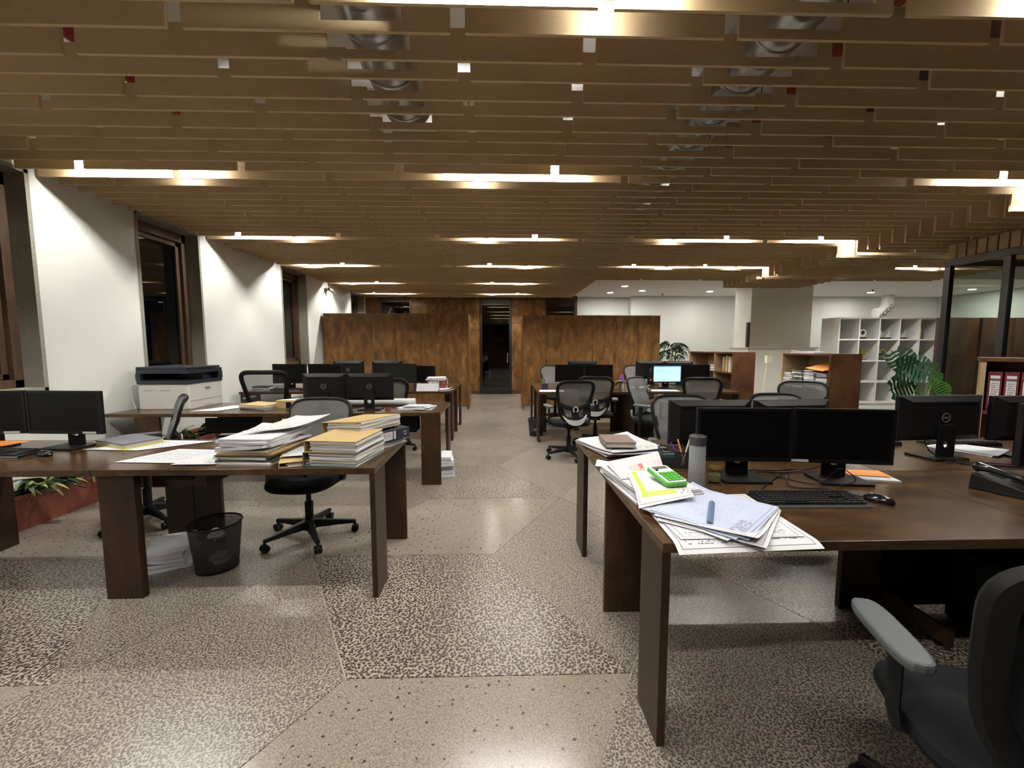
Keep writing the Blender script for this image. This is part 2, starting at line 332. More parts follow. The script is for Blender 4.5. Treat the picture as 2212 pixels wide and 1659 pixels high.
    def build(s, name, mat, parent=None, smooth=False, bevel=0.0):
        me = s.mesh(name, smooth); me.materials.append(M[mat] if isinstance(mat, str) else mat)
        o = bpy.data.objects.new(name, me); COL.objects.link(o)
        if parent is not None: o.parent = parent
        if bevel:
            b = o.modifiers.new('bevel', 'BEVEL'); b.width = bevel; b.segments = 2; b.limit_method = 'ANGLE'; b.angle_limit = R(40)
        if smooth and not bevel:
            try: me.set_sharp_from_angle(angle=R(38))
            except Exception: pass
        return o
def mesh_obj(name, me, parent=None, loc=(0, 0, 0), rz=0.0):
    o = bpy.data.objects.new(name, me); COL.objects.link(o); o.location = loc; o.rotation_euler = (0, 0, rz)
    if parent is not None: o.parent = parent
    return o
def tag(o, label=None, cat=None, group=None, kind=None):
    if label: o['label'] = label
    if cat: o['category'] = cat
    if group: o['group'] = group
    if kind: o['kind'] = kind
    return o
def thing(name, label, cat, loc=(0, 0, 0), rz=0.0, group=None):
    o = bpy.data.objects.new(name, None); COL.objects.link(o); o.empty_display_size = .1
    o.location = loc; o.rotation_euler = (0, 0, rz); return tag(o, label, cat, group)
CH = {}
def copy_tree(o, parent=None):
    c = o.copy(); COL.objects.link(c)
    if parent is not None: c.parent = parent
    for ch in list(o.children): copy_tree(ch, c)
    return c
def dup(proto, label, loc, rz=0.0, group=None, scale=1.0):
    c = copy_tree(proto); c.location = loc; c.rotation_euler = (0, 0, rz); c.scale = (scale,) * 3
    c['label'] = label
    if group: c['group'] = group
    return c
def struct(name, mb, mat, parent=None, label=None, bevel=0, smooth=False):
    o = mb.build(name, mat, parent, bevel=bevel, smooth=smooth)
    if parent is None: o['kind'] = 'structure'
    if label: o['label'] = label
    return o
def text_mesh(txt, size, depth=.0006):
    cu = bpy.data.curves.new('t', 'FONT'); cu.body = txt; cu.size = size; cu.extrude = depth; cu.align_x = 'CENTER'; cu.align_y = 'CENTER'; cu.resolution_u = 3
    o = bpy.data.objects.new('t', cu); COL.objects.link(o)
    bpy.context.view_layer.update()
    me = bpy.data.meshes.new_from_object(o.evaluated_get(bpy.context.evaluated_depsgraph_get()))
    bpy.data.objects.remove(o); return me
D = .755   # desk height

# ================================================================== THE SETTING
# ---- floor: rhombus terrazzo panels (tumbling-block layout)
struct('floor', MB().box(-4.4, 13.6, -3.1, 15.0, -.12, -.004), 'strip')
FLOOR = bpy.data.objects['floor']
FS, FH = 1.235, 1.0696
def tile_mesh(pts, nm, mat):
    c = Vector((sum(p[0] for p in pts) / 4, sum(p[1] for p in pts) / 4))
    q = []
    for p in pts:
        d = Vector(p) - c; q.append(c + d * (1 - .0035 / d.length))
    mb = MB().prism(q, -.012, 0.0); me = mb.mesh(nm); me.materials.append(M[mat]); return me, c
_a = [(0, 0), (FS, 0), (FS / 2, FH), (-FS / 2, FH)]
_b = [(-FS / 2, -FH), (FS / 2, -FH), (FS, 0), (0, 0)]
_c = [(FS, 0), (FS * 1.5, FH), (FS, 2 * FH), (FS / 2, FH)]
_d = [(FS, 0), (FS * 1.5, -FH), (FS * 2, 0), (FS * 1.5, FH)]
tiles = [tile_mesh(_a, 'terrazzo_tile_a', 'terA'), tile_mesh(_b, 'terrazzo_tile_b', 'terB'), tile_mesh(_c, 'terrazzo_tile_c', 'terC'), tile_mesh(_d, 'terrazzo_tile_d', 'terC')]
for i in range(-3, 7):
    for j in range(-4, 8):
        ox, oy = -.67 + 2 * FS * i, 1.69 + 2 * FH * j
        for me, c in tiles:
            x, y = ox + c.x, oy + c.y
            if -4.9 < x < 11.5 and -3.4 < y < 13.2:
                mesh_obj('terrazzo_tile', me, FLOOR, (ox, oy, 0))
# ---- left wall with its window openings
WIN = [(2.45, 3.77), (4.80, 5.78), (7.84, 8.82), (11.36, 12.42)]
ZS, ZT = 1.04, 2.91
wl = MB(); y = -3.0
for a, b in WIN:
    wl.box(-4.35, -4.0, y, a, 0, 3.5); wl.box(-4.35, -4.0, a, b, 0, ZS); wl.box(-4.35, -4.0, a, b, ZT, 3.5); y = b
wl.box(-4.35, -4.0, y, 12.95, 0, 3.5)
struct('wall_left', wl, 'wall')
for k, (a, b) in enumerate(WIN):
    w = bpy.data.objects.new('window_%d' % (k + 1), None); COL.objects.link(w); w['kind'] = 'structure'
    w['label'] = ['tall dark window beside the two nearest monitors', 'tall dark window above the white printer', 'tall dark window behind the black mesh chair', 'narrow window in the far corner past the cabinets'][k]
    t = .03
    j = MB(); j.box(-4.2, -3.992, b - t, b + .004, ZS, ZT); j.box(-4.2, -3.992, a - .004, a + t, ZS, ZT); j.box(-4.2, -3.992, a, b, ZS - .004, ZS + t); j.box(-4.2, -3.992, a, b, ZT - t, ZT + .004)
    j.build('concrete_reveal', 'concrete', w)
    f = MB(); g = .07; a1, b1, z0, z1 = a + t, b - t, ZS + t, ZT - t
    f.box(-4.27, -4.16, a1, a1 + g, z0, z1); f.box(-4.27, -4.16, b1 - g, b1, z0, z1); f.box(-4.27, -4.16, a1, b1, z0, z0 + g); f.box(-4.27, -4.16, a1, b1, z1 - g * 1.6, z1)
    f.build('frame', 'frame', w, bevel=.004)
    a2, b2, z2, z3 = a1 + g + .004, b1 - g - .004, z0 + g + .004, z1 - g * 1.6 - .004
    s = MB(); g2 = .05
    s.box(-4.25, -4.20, a2, a2 + g2, z2, z3); s.box(-4.25, -4.20, b2 - g2, b2, z2, z3); s.box(-4.25, -4.20, a2, b2, z2, z2 + g2); s.box(-4.25, -4.20, a2, b2, z3 - g2, z3)
    if k == 0: s.box(-4.25, -4.19, (a2 + b2) / 2 - .05, (a2 + b2) / 2 + .05, z2, z3)
    s.build('sash', 'frame', w, bevel=.003)
    MB().box(-4.23, -4.224, a2 + g2, b2 - g2, z2 + g2, z3 - g2).build('pane', 'glass', w)
# ---- other walls
struct('wall_front', MB().box(-4.35, 13.6, -3.2, -3.0, 0, 3.5), 'cab2')
struct('wall_right', MB().box(13.4, 13.6, -3.0, 12.95, 0, 3.5), 'wall')
wr = MB().box(2.26, 3.92, 12.9, 13.1, 0, 3.5); wr.box(3.92, 13.6, 12.6, 13.1, 0, 3.5)
struct('wall_back_right', wr, 'wall')
wb = MB()
BX = [-4.0, -3.598, -2.646, -2.128, -1.148, -.63, .322, .812, 1.344, 2.254]
OPEN = [(-3.598, -2.646, 1.05, 2.84), (-.63, .322, 0.0, 2.86), (1.344, 2.254, 1.05, 2.84)]
edges = sorted(set(BX + [2.30]))
for x0, x1 in zip(edges[:-1], edges[1:]):
    op = [o for o in OPEN if abs(o[0] - x0) < 1e-3]
    if op:
        o = op[0]
        if o[2] > 0: wb.box(x0, x1, 12.62, 12.75, 0, o[2])
        wb.box(x0, x1, 12.62, 12.75, o[3], 3.5)
    else: wb.box(x0, x1, 12.62, 12.75, 0, 3.5)
struct('wall_back', wb, 'cab2')
WB = bpy.data.objects['wall_back']
for x0, x1 in zip(edges[:-2], edges[1:-1]):
    if any(abs(o[0] - x0) < 1e-3 for o in OPEN):
        if x0 != -.63: MB().box(x0 + .005, x1 - .005, 12.59, 12.62, .1, 1.045).build('wall_panel', 'cab', WB, bevel=.002)
        continue
    xs = [x0, x1]
    for u0, u1 in zip(xs[:-1], xs[1:]):
        MB().box(u0 + .005, u1 - .005, 12.59, 12.62, .1, 2.133).build('wall_panel', 'cab', WB, bevel=.002)
        MB().box(u0 + .005, u1 - .005, 12.59, 12.62, 2.145, 2.90).build('wall_panel', 'cab', WB, bevel=.002)
struct('baseboard_back', MB().box(-4.0, -.63, 12.595, 12.62, 0, .095).box(.322, 2.25, 12.595, 12.62, 0, .095), 'cab2')
for k, (x0, x1, z0, z1) in enumerate((OPEN[0], OPEN[2])):
    w = bpy.data.objects.new('window_%d' % (5 + k), None); COL.objects.link(w); w['kind'] = 'structure'
    w['label'] = ['dark clerestory glazing above the left wardrobe bank', 'black framed glazing above the right wardrobe bank'][k]
    MB().box(x0, x0 + .06, 12.58, 12.66, z0, z1).box(x1 - .06, x1, 12.58, 12.66, z0, z1).box(x0 + .06, x1 - .06, 12.58, 12.66, z1 - .06, z1).box(x0 + .06, x1 - .06, 12.58, 12.66, z0, z0 + .06).build('frame', 'metalblack', w)
    MB().box(x0 + .06, x1 - .06, 12.63, 12.638, z0 + .06, z1 - .06).build('pane', 'doorglass', w)
dr = bpy.data.objects.new('door_1', None); COL.objects.link(dr); dr['kind'] = 'structure'; dr['label'] = 'black framed glass door at the end of the aisle'
MB().box(-.63, -.56, 12.57, 12.68, 0, 2.86).box(.252, .322, 12.57, 12.68, 0, 2.86).box(-.56, .252, 12.57, 12.68, 2.66, 2.86).box(-.56, .252, 12.57, 12.68, 0, .16).build('frame', 'metalblack', dr, bevel=.004)
MB().box(-.56, .252, 12.62, 12.63, .16, 2.66).build('pane', 'doorglass', dr)
MB().cyl((.20, 12.56, .95), (.20, 12.56, 1.25), .012).box(.195, .205, 12.56, 12.62, .98, .99).box(.195, .205, 12.56, 12.62, 1.21, 1.22).build('door_handle', 'steel', dr)
struct('wall_corridor', MB().box(-4.4, 2.3, 14.8, 15.0, 0, 3.5).box(-4.5, -4.4, 12.75, 15, 0, 3.5).box(2.3, 2.4, 13.1, 15, 0, 3.5), 'pot')
# ---- slab and flat plaster ceiling
struct('ceiling', MB().box(-4.4, 13.6, -3.2, 15.0, 3.5, 3.6), 'ceil')
struct('ceiling_plaster', MB().box(2.14, 13.5, 9.3, 12.95, 2.95, 3.05).box(2.14, 2.2, 9.3, 12.95, 3.05, 3.5).box(2.2, 13.5, 9.3, 9.36, 3.05, 3.5), 'ceil')
# ---- column
cl = MB().box(6.03, 7.53, 10.0, 10.7, 1.42, 2.96); struct('column', cl, 'column')
CO = bpy.data.objects['column']
MB().box(5.97, 7.64, 9.95, 10.75, 0, 1.385).build('plinth_cladding', 'column', CO)
MB().box(5.93, 7.68, 9.92, 10.78, 1.385, 1.42).build('ledge', 'lightgrey', CO)

# ---- slat ceiling
SC = bpy.data.objects.new('ceiling_slats', None); COL.objects.link(SC); SC['kind'] = 'structure'; SC['label'] = 'staggered timber slats hung below the slab'
SY0, SDY, SH, ST = 1.925, .1728, .155, .018
def row_y(n): return SY0 + SDY * n
DUCTS = [(-.65, -9, 3.15), (1.46, -9, 9.2)]     # x centre, y from, y to
cache = {}
def slat_poly(L_, notch, SH=SH):
    key = (round(L_, 3), notch, SH)
    if key in cache: return cache[key]
    if notch:
        n0, n1 = notch; hn = .045
        pts = [(0, 0), (L_, 0)]
        if n1 < L_ - .02: pts += [(L_, SH), (n1, SH), (n1, hn)]
        else: pts += [(L_, hn)]
        if n0 > .02: pts += [(n0, hn), (n0, SH), (0, SH)]
        else: pts += [(0, hn)]
    else: pts = [(0, 0), (L_, 0), (L_, SH), (0, SH)]
    n = len(pts); mb = MB()
    mb.add([(p[0], 0, p[1]) for p in pts] + [(p[0], ST, p[1]) for p in pts],
           [tuple(range(n)), tuple(range(2 * n - 1, n - 1, -1))] + [((i + 1) % n, i, n + i, n + (i + 1) % n) for i in range(n)])
    cache[key] = mb; return mb
slats = []
for n in range(-22, 62):
    yy = row_y(n); odd = n % 2
    xmax = 9.6 if yy < 9.25 else 2.1
    if yy > 12.55: break
    g0 = (.46 if not odd else -.2); gaps = [g0 + 1.305 * k for k in range(-4, 9)]
    cuts = [(-3.97, -3.97)] + [(g - .035, g + .035) for g in gaps if -3.8 < g < xmax - .2] + [(xmax, xmax)]
    segs = [(cuts[i][1], cuts[i + 1][0]) for i in range(len(cuts) - 1)]
    out = []
    for a, b in segs:
        for cut in (4.89, 6.6):
            if a + .05 < cut < b - .05: out.append((a, cut)); a = cut
        out.append((a, b))
    for a, b in out:
        low = 4.88 < a < 6.59
        z = 2.72 if low else 2.88 + (.010 if odd and n < 8 else 0) + random.uniform(-.003, .003)
        notch = None
        if not low:
            for dx, d0, d1 in DUCTS:
                if d0 < yy < d1 and a < dx + .19 and b > dx - .19: notch = (round(max(dx - .19 - a, 0), 3), round(min(dx + .19 - a, b - a), 3))
        slats.append((a, b, yy, z, notch))
camv = Vector((0, 0, 1.42)); fwd = Vector((math.tan(math.atan(24 / 900)), 1, -.088)).normalized()
def seen(s):
    a, b, yy, z, nt_ = s
    best = 0
    for x in (a, (a + b) / 2, b):
        v = Vector((x, yy, z + .05)) - camv
        dd = v.dot(fwd)
        if dd < .2: continue
        px = v.x - dd * .0266; py = v.z + dd * .088
        if abs(px / dd) < 1.235 and -.1 < py / dd < .93: best = max(best, 1 / v.length)
    return best
order = sorted(range(len(slats)), key=lambda i: -seen(slats[i])); solo = set(order[:300])
rest = MB(); mcache = {}
for i, (a, b, yy, z, nt_) in enumerate(slats):
    mb = slat_poly(b - a, nt_, .30 if z < 2.8 else SH)
    if i in solo:
        k = id(mb)
        if k not in mcache:
            me = mb.mesh('slat'); me.materials.append(M['slat']); mcache[k] = me
        mesh_obj('slat', mcache[k], SC, (a, yy, z))
    else: rest.add([(p[0] + a, p[1] + yy, p[2] + z) for p in mb.v], mb.f)
tag(rest.build('slats_beyond', 'slat', SC), kind='stuff')
for n in range(1, 30, 2):       # wire hangers beside the round duct
    hx = 1.74 if n % 4 == 1 else 1.22
    h = MB().cyl((hx, row_y(n) + .1, 3.05), (hx, row_y(n) + .1, 3.5), .003, n=6)
    h.tube([(hx + .012 * math.cos(t), row_y(n) + .1, 3.045 + .014 * math.sin(t)) for t in [2 * PI * q / 10 for q in range(10)]], .003, 5, True)
    h.build('hanger_wire', 'black', SC)
# ---- round ducts, pipes and beam above the slats
for nm, dx, y0, y1, lab in (('air_duct', -.65, -2.9, 3.12, 'short galvanised round duct above the slats left of the aisle'), ('air_duct', 1.46, -2.9, 9.1, 'long galvanised round duct above the slats right of the aisle')):
    t = thing(nm, lab, 'duct', (dx, y0, 2.955)); Ln = y1 - y0; zc = .172
    MB().cyl((0, 0, zc), (0, Ln, zc), .168, n=40).build('pipe', 'duct', t, smooth=True)
    k = .15; q = 0
    while k < Ln:
        MB().tube([(.17 * math.cos(a), k, zc + .17 * math.sin(a)) for a in [2 * PI * i / 36 for i in range(36)]], .005 if q % 3 else .009, 6, True).build('seam_ring', 'duct', t, smooth=True); k += .36; q += 1
    MB().box(-.19, -.185, Ln * .5, Ln * .5 + .03, zc, .54).box(.185, .19, Ln * .5, Ln * .5 + .03, zc, .54).build('hanger_strap', 'steel', t)
for px_, lab in ((-2.45, 'red painted pipe under the slab over the left desks'), (.40, 'red painted pipe under the slab over the aisle'), (2.04, 'red painted pipe under the slab right of the round duct')):
    tag(MB().cyl((px_, -2.9, 3.22), (px_, 9.2, 3.22), .055, n=16).build('sprinkler_pipe', 'redpaint', smooth=True), lab, 'pipe')
struct('trim_1', MB().box(2.66, 2.86, -3.0, 9.2, 3.48, 3.5).box(2.745, 2.775, -3.0, 9.2, 3.2, 3.48).box(2.66, 2.86, -3.0, 9.2, 3.18, 3.2), 'oxide', label='dark red oxide steel beam above the slats')
# ---- tube lamps between slats
LROWS = [-12, 0, 11, 23, 34, 46, 57]
def tube_light(x, n, lab):
    t = thing('tube_light', lab, 'light', (x, row_y(n) - SDY / 2 + ST / 2, 2.93), 0, 'tube lights between the ceiling slats')
    MB().cyl((-.57, 0, .012), (.57, 0, .012), .014, n=12).build('tube', 'tube', t, smooth=True)
    MB().box(-.595, .595, -.022, .022, .045, .085).box(-.595, -.572, -.014, .014, -.004, .045).box(.572, .595, -.014, .014, -.004, .045).build('batten', 'white', t)
    MB().cyl((-.4, 0, .085), (-.4, 0, .57), .003, n=6).cyl((.4, 0, .085), (.4, 0, .57), .003, n=6).build('suspension_wire', 'black', t)
names = ['just behind the camera', 'nearest the camera', 'second from the camera', 'third from the camera', 'fourth from the camera', 'fifth from the camera', 'farthest from the camera']
for k, n in enumerate(LROWS):
    tube_light(-3.05, n, 'tube light in the left ceiling row, ' + names[k])
    tube_light(.13, n, 'tube light in the row over the aisle, ' + names[k])
    if k == 1 or k in (3, 4): tube_light(2.88, n, 'tube light in the row over the right desks, ' + names[k])
    if k in (2, 3, 4): tube_light(4.62 if k in (2, 3) else 4.3, n, 'tube light in the row over the bookcases, ' + names[k])
    if k in (3, 4): tube_light(7.9, n, 'tube light in the row beyond the glass room, ' + names[k])
# ---- recessed downlights in the plaster ceiling
for x, y, lab in ((3.12, 10.57, 'nearest of the three clustered recessed downlights'), (3.08, 11.82, 'left rear of the three clustered recessed downlights'), (3.84, 11.41, 'right of the three clustered recessed downlights'), (5.75, 11.5, 'recessed downlight just left of the column'), (10.38, 11.6, 'recessed downlight above the white cube shelf'), (12.5, 10.9, 'recessed downlight seen through the glass partition'), (8.3, 11.6, 'recessed downlight right of the column')):
    t = thing('downlight', lab, 'light', (x, y, 2.95), 0, 'recessed downlights')
    MB().lathe([(.075, -.006), (.095, -.006), (.095, 0), (.075, 0)], 24, closed=True).build('trim_ring', 'white', t, smooth=True)
    MB().lathe([(.0, -.004), (.075, -.004), (.075, -.001), (.0, -.001)], 24).build('diffuser', 'disc', t)
for x, y, lab in ((4.6, 11.9, 'small sprinkler head left of the column'), (8.15, 10.9, 'small sprinkler head right of the column'), (9.9, 11.0, 'small sprinkler head above the cube shelf')):
    tag(MB().cyl((x, y, 2.95), (x, y, 2.9), .012).lathe([(.0, 2.885), (.03, 2.885), (.03, 2.89), (0, 2.89)], 12, (x, y, 0)).build('fire_sprinkler', 'oxide'), lab, 'sprinkler')
# white ventilation elbow with lettering
t = thing('vent_elbow', 'white pipe elbow with black CIDC lettering above the cube shelf', 'pipe', (11.45, 12.2, 2.95))
MB().tube([(0, 0, 0), (0, 0, -.22), (-.03, 0, -.34), (-.10, 0, -.44), (-.22, 0, -.51), (-.34, 0, -.53)], .15, 24).build('elbow', 'offwhite', t, smooth=True)
me = text_mesh('CIDC', .17, .002); me.materials.append(M['black']); o = mesh_obj('lettering', me, t, (-.10, -.152, -.45)); o.rotation_euler = (R(90), R(-45), 0)
t = thing('security_camera', 'small dome camera on the left wall near the ceiling', 'camera', (-3.99, 9.75, 2.72))
MB().box(0, .03, -.03, .03, -.04, .04).cyl((.03, 0, 0), (.1, 0, .01), .012).build('bracket', 'steel', t)
MB().cyl((.09, -.04, .01), (.13, .08, -.01), .035, n=16).build('housing', 'grey', t, smooth=True)

# ---- wardrobe banks at the far end
def wardrobe(x0, x1, divs, zt, lab, slots, endx):
    t = thing('wardrobe_bank', lab, 'cabinet', ((x0 + x1) / 2, 9.47, 0)); cx = (x0 + x1) / 2
    MB().box(x0 - cx, x1 - cx, .022, .6, .1, zt).build('carcass', 'cab2', t)
    MB().box(x0 - cx + .03, x1 - cx - .03, .06, .58, 0, .1).build('plinth', 'lightgrey', t)
    MB().box(endx - cx - .012, endx - cx + .012, -.004, .6, .02, zt).build('end_panel', 'cab', t, bevel=.002)
    for k, (a, b) in enumerate(zip(divs[:-1], divs[1:])):
        d = MB().box(a - cx + .003, b - cx - .003, 0, .02, .1, zt - .002).build('door', 'cab', t, bevel=.0015)
    for s in slots: MB().box(s - cx - .018, s - cx + .018, -.003, .004, .98, 1.14).build('pull_slot', 'oxide', t)
wardrobe(-3.955, -.745, [-3.955, -2.894, -2.357, -1.799, -.757], 2.173, 'bank of tall burl veneer wardrobes left of the glass door', [-2.357], -.742)
wardrobe(.50, 3.63, [.512, 1.031, 1.557, 2.094, 2.62, 3.115, 3.63], 2.14, 'bank of tall burl veneer wardrobes right of the glass door', [1.031, 2.094, 3.115], .498)

# ---- glazed room on the right
GX = 5.7
gr = bpy.data.objects.new('wall_glass', None); COL.objects.link(gr); gr['kind'] = 'structure'; gr['label'] = 'black framed glass partition at the far right'
posts = [5.25, 4.62, 3.9, 3.1, 2.2]
for p in posts: MB().box(GX - .03, GX + .03, p - .035, p + .035, 0, 2.5).build('post', 'metalblack', gr)
MB().box(GX - .04, GX + .04, 2.2, 5.285, 2.44, 2.52).box(GX - .03, GX + .03, 2.2, 5.25, 0, .06).build('rail', 'metalblack', gr)
for p, q in zip(posts[1:], posts[:-1]): MB().box(GX - .004, GX + .004, p + .035, q - .035, .06, 2.44).build('pane', 'gclear', gr)
for i in range(28): 
    yy = 2.25 + i * .108
    MB().box(GX - .03, GX, yy, yy + .085, 2.525, 2.70).build('board', 'ply', gr)
MB().box(GX + .04, 8.8, 5.215, 5.285, 2.44, 2.52).box(8.7, 8.8, 5.215, 5.285, 0, 2.44).box(GX + .04, 8.7, 5.22, 5.28, 0, .06).box(7.2, 7.27, 5.22, 5.28, .06, 2.44).build('return_rail', 'metalblack', gr)
MB().box(GX + .04, 7.2, 5.246, 5.254, .06, 2.44).box(7.27, 8.7, 5.246, 5.254, .06, 2.44).build('return_pane', 'gclear', gr)
t = thing('panelled_partition', 'brown panelled partition standing behind the glass room', 'partition', (8.0, 6.5, 0))
for k, (a, b) in enumerate(((-1.0, -.55), (-.54, -.33), (-.32, .05), (.06, .22), (.23, .75), (.76, 1.3))):
    MB().box(a, b, (0 if k % 2 == 0 else .03), .08, 0, 1.89).build('panel', 'cab2' if k % 2 else 'frame', t, bevel=.002)

# ================================================================== DESKS
TT = .035
def desk(lab, x0, x1, y0, y1, legs, extra=None, group='stained timber desks'):
    cx, cy = (x0 + x1) / 2, (y0 + y1) / 2
    t = thing('desk', lab, 'desk', (cx, cy, 0), 0, group)
    MB().box(x0 - cx, x1 - cx, y0 - cy, y1 - cy, D - TT, D).build('worktop', 'desk', t, bevel=.002)
    for (a, b, c, d) in legs: MB().box(a - cx, b - cx, c - cy, d - cy, 0, D - TT).build('leg', 'leg', t, bevel=.002)
    if extra: extra(t, cx, cy)
    return t
def tray(x0, x1, y0, y1, z0=.60, z1=.70):
    def f(t, cx, cy):
        m = MB().box(x0 - cx, x1 - cx, y0 - cy, y1 - cy, z0, z0 + .012).box(x0 - cx, x1 - cx, y0 - cy, y0 - cy + .012, z0, z1).box(x0 - cx, x1 - cx, y1 - cy - .012, y1 - cy, z0, z1)
        m.build('cable_tray', 'black', t)
    return f
LT = .03
# right front double desk (four units back to back)
def ex_r1(t, cx, cy):
    MB().box(1.3 - cx, 1.83 - cx, 2.0 - cy, 2.1 - cy, .58, .70).build('cable_tray', 'black', t)
desk('nearest desk on the right, strewn with plan drawings', .55, 2.048, 1.35, 2.143, [(.55, .55 + LT, 1.352, 1.56), (.55, .76, 2.11, 2.14), (1.84, 2.045, 2.11, 2.14)], ex_r1)
desk('desk behind the nearest right one, with a leather notebook', .55, 2.048, 2.147, 2.94, [(.55, .55 + LT, 2.70, 2.935)], tray(.9, 1.8, 2.2, 2.4))
def ex_r3(t, cx, cy):
    MB().box(2.06 - cx, 3.53 - cx, 2.07 - cy, 2.10 - cy, .04, D - TT).build('modesty_panel', 'black', t)
    MB().box(2.06 - cx, 2.08 - cx, 1.75 - cy, 2.07 - cy, .04, .12).build('floor_rail', 'leg', t)
desk('front right desk carrying the black telephone', 2.052, 3.56, 1.35, 2.143, [(2.052, 2.26, 2.11, 2.14), (3.53, 3.56, 1.352, 1.56)], ex_r3)
def tower(lab, loc, rz):
    t = thing('computer_tower', lab, 'computer', loc, rz); MB().box(-.09, .09, -.2, .2, .015, .38).box(-.08, .08, -.19, -.15, 0, .015).box(-.08, .08, .15, .19, 0, .015).build('case', 'black', t, bevel=.004); MB().box(-.08, .08, -.207, -.2, .03, .37).build('front_panel', 'bezel', t); MB().box(-.06, .06, -.209, -.207, .30, .33).build('drive_slot', 'blackgloss', t)
tower('black computer tower under the telephone desk', (2.45, 1.84, 0), R(4))
tower('second black computer tower under the telephone desk', (2.95, 1.84, 0), R(-3))
tower('black computer tower under the right rear desk', (2.30, 6.66, 0), 0)
tower('black computer tower under the left rear desk', (-2.9, 6.70, 0), 0)
desk('desk beyond the telephone with a pair of monitor backs', 2.052, 3.56, 2.147, 2.94, [(3.53, 3.56, 2.70, 2.935)], tray(2.3, 3.3, 2.2, 2.4))
# right rear double desk
desk('right rear desk carrying the pothos vase', .55, 2.048, 6.13, 6.92, [(.55, .58, 6.132, 6.34), (.55, .76, 6.88, 6.91), (1.84, 2.045, 6.88, 6.91), (1.98, 2.01, 6.132, 6.6)])
desk('right rear desk with the lit monitor', 2.052, 3.60, 6.13, 6.92, [(2.052, 2.26, 6.88, 6.91), (3.57, 3.60, 6.132, 6.34), (2.06, 2.10, 6.132, 6.6)])
desk('desk facing the wardrobes behind the pothos vase', .55, 2.048, 6.925, 7.75, [(.55, .58, 7.54, 7.748)])
desk('desk facing the wardrobes behind the lit monitor', 2.052, 3.60, 6.925, 7.75, [(3.57, 3.60, 7.54, 7.748)])
# left front desk
def ex_l1(t, cx, cy):
    d = MB().box(-2.03 - cx, -1.72 - cx, 2.42 - cy, 2.98 - cy, .61, .715).build('drawer', 'leg', t, bevel=.002)
    MB().box(-1.96 - cx, -1.79 - cx, 2.405 - cy, 2.42 - cy, .655, .67).build('drawer_pull', 'black', d)
desk('left front desk end piled with box files', -2.228, -.70, 2.27, 3.035, [(-.73, -.70, 2.272, 2.475), (-.895, -.70, 3.0, 3.03), (-2.228, -2.03, 2.30, 2.345), (-2.228, -2.035, 3.0, 3.03)], ex_l1)
def ex_l2(t, cx, cy):
    m = MB().box(-3.95 - cx, -3.50 - cx, 2.4 - cy, 3.0 - cy, .06, .09).box(-3.95 - cx, -3.93 - cx, 2.4 - cy, 3.0 - cy, .0, D - TT).box(-3.52 - cx, -3.49 - cx, 2.4 - cy, 3.0 - cy, 0, D - TT)
    m.build('pedestal', 'leg', t)
desk('left front desk against the wall with two dark monitors', -3.96, -2.232, 2.27, 3.035, [(-2.43, -2.232, 3.0, 3.03)], ex_l2)
# left middle desk (printer end and monitor end)
desk('left middle desk with the paper roll and two monitor backs', -2.228, -.62, 4.22, 5.06, [(-.82, -.62, 4.222, 4.252), (-.65, -.62, 4.86, 5.058), (-2.228, -2.04, 4.222, 4.252)], tray(-2.0, -.9, 4.4, 4.6, .52, .68))
desk('left middle desk under the white printer', -3.96, -2.232, 4.22, 5.06, [(-3.67, -3.43, 4.222, 4.252), (-2.41, -2.232, 4.222, 4.252), (-2.29, -2.26, 4.86, 5.058)], tray(-3.1, -2.5, 4.4, 4.6, .52, .68))
# left rear double desk
desk('left rear desk end stacked with red binders', -2.228, -.735, 6.27, 7.0, [(-.765, -.735, 6.272, 6.48), (-.94, -.735, 6.96, 6.99), (-2.228, -2.04, 6.96, 6.99)])
desk('left rear desk beside the wall', -3.90, -2.232, 6.27, 7.0, [(-3.88, -3.60, 6.272, 6.302), (-2.41, -2.232, 6.96, 6.99)])
desk('desk facing the wardrobes behind the red binders', -2.228, -.735, 7.005, 7.75, [(-.765, -.735, 7.54, 7.748)])
desk('desk facing the wardrobes in the left corner', -3.90, -2.232, 7.005, 7.75, [(-3.9, -3.87, 7.54, 7.748)])

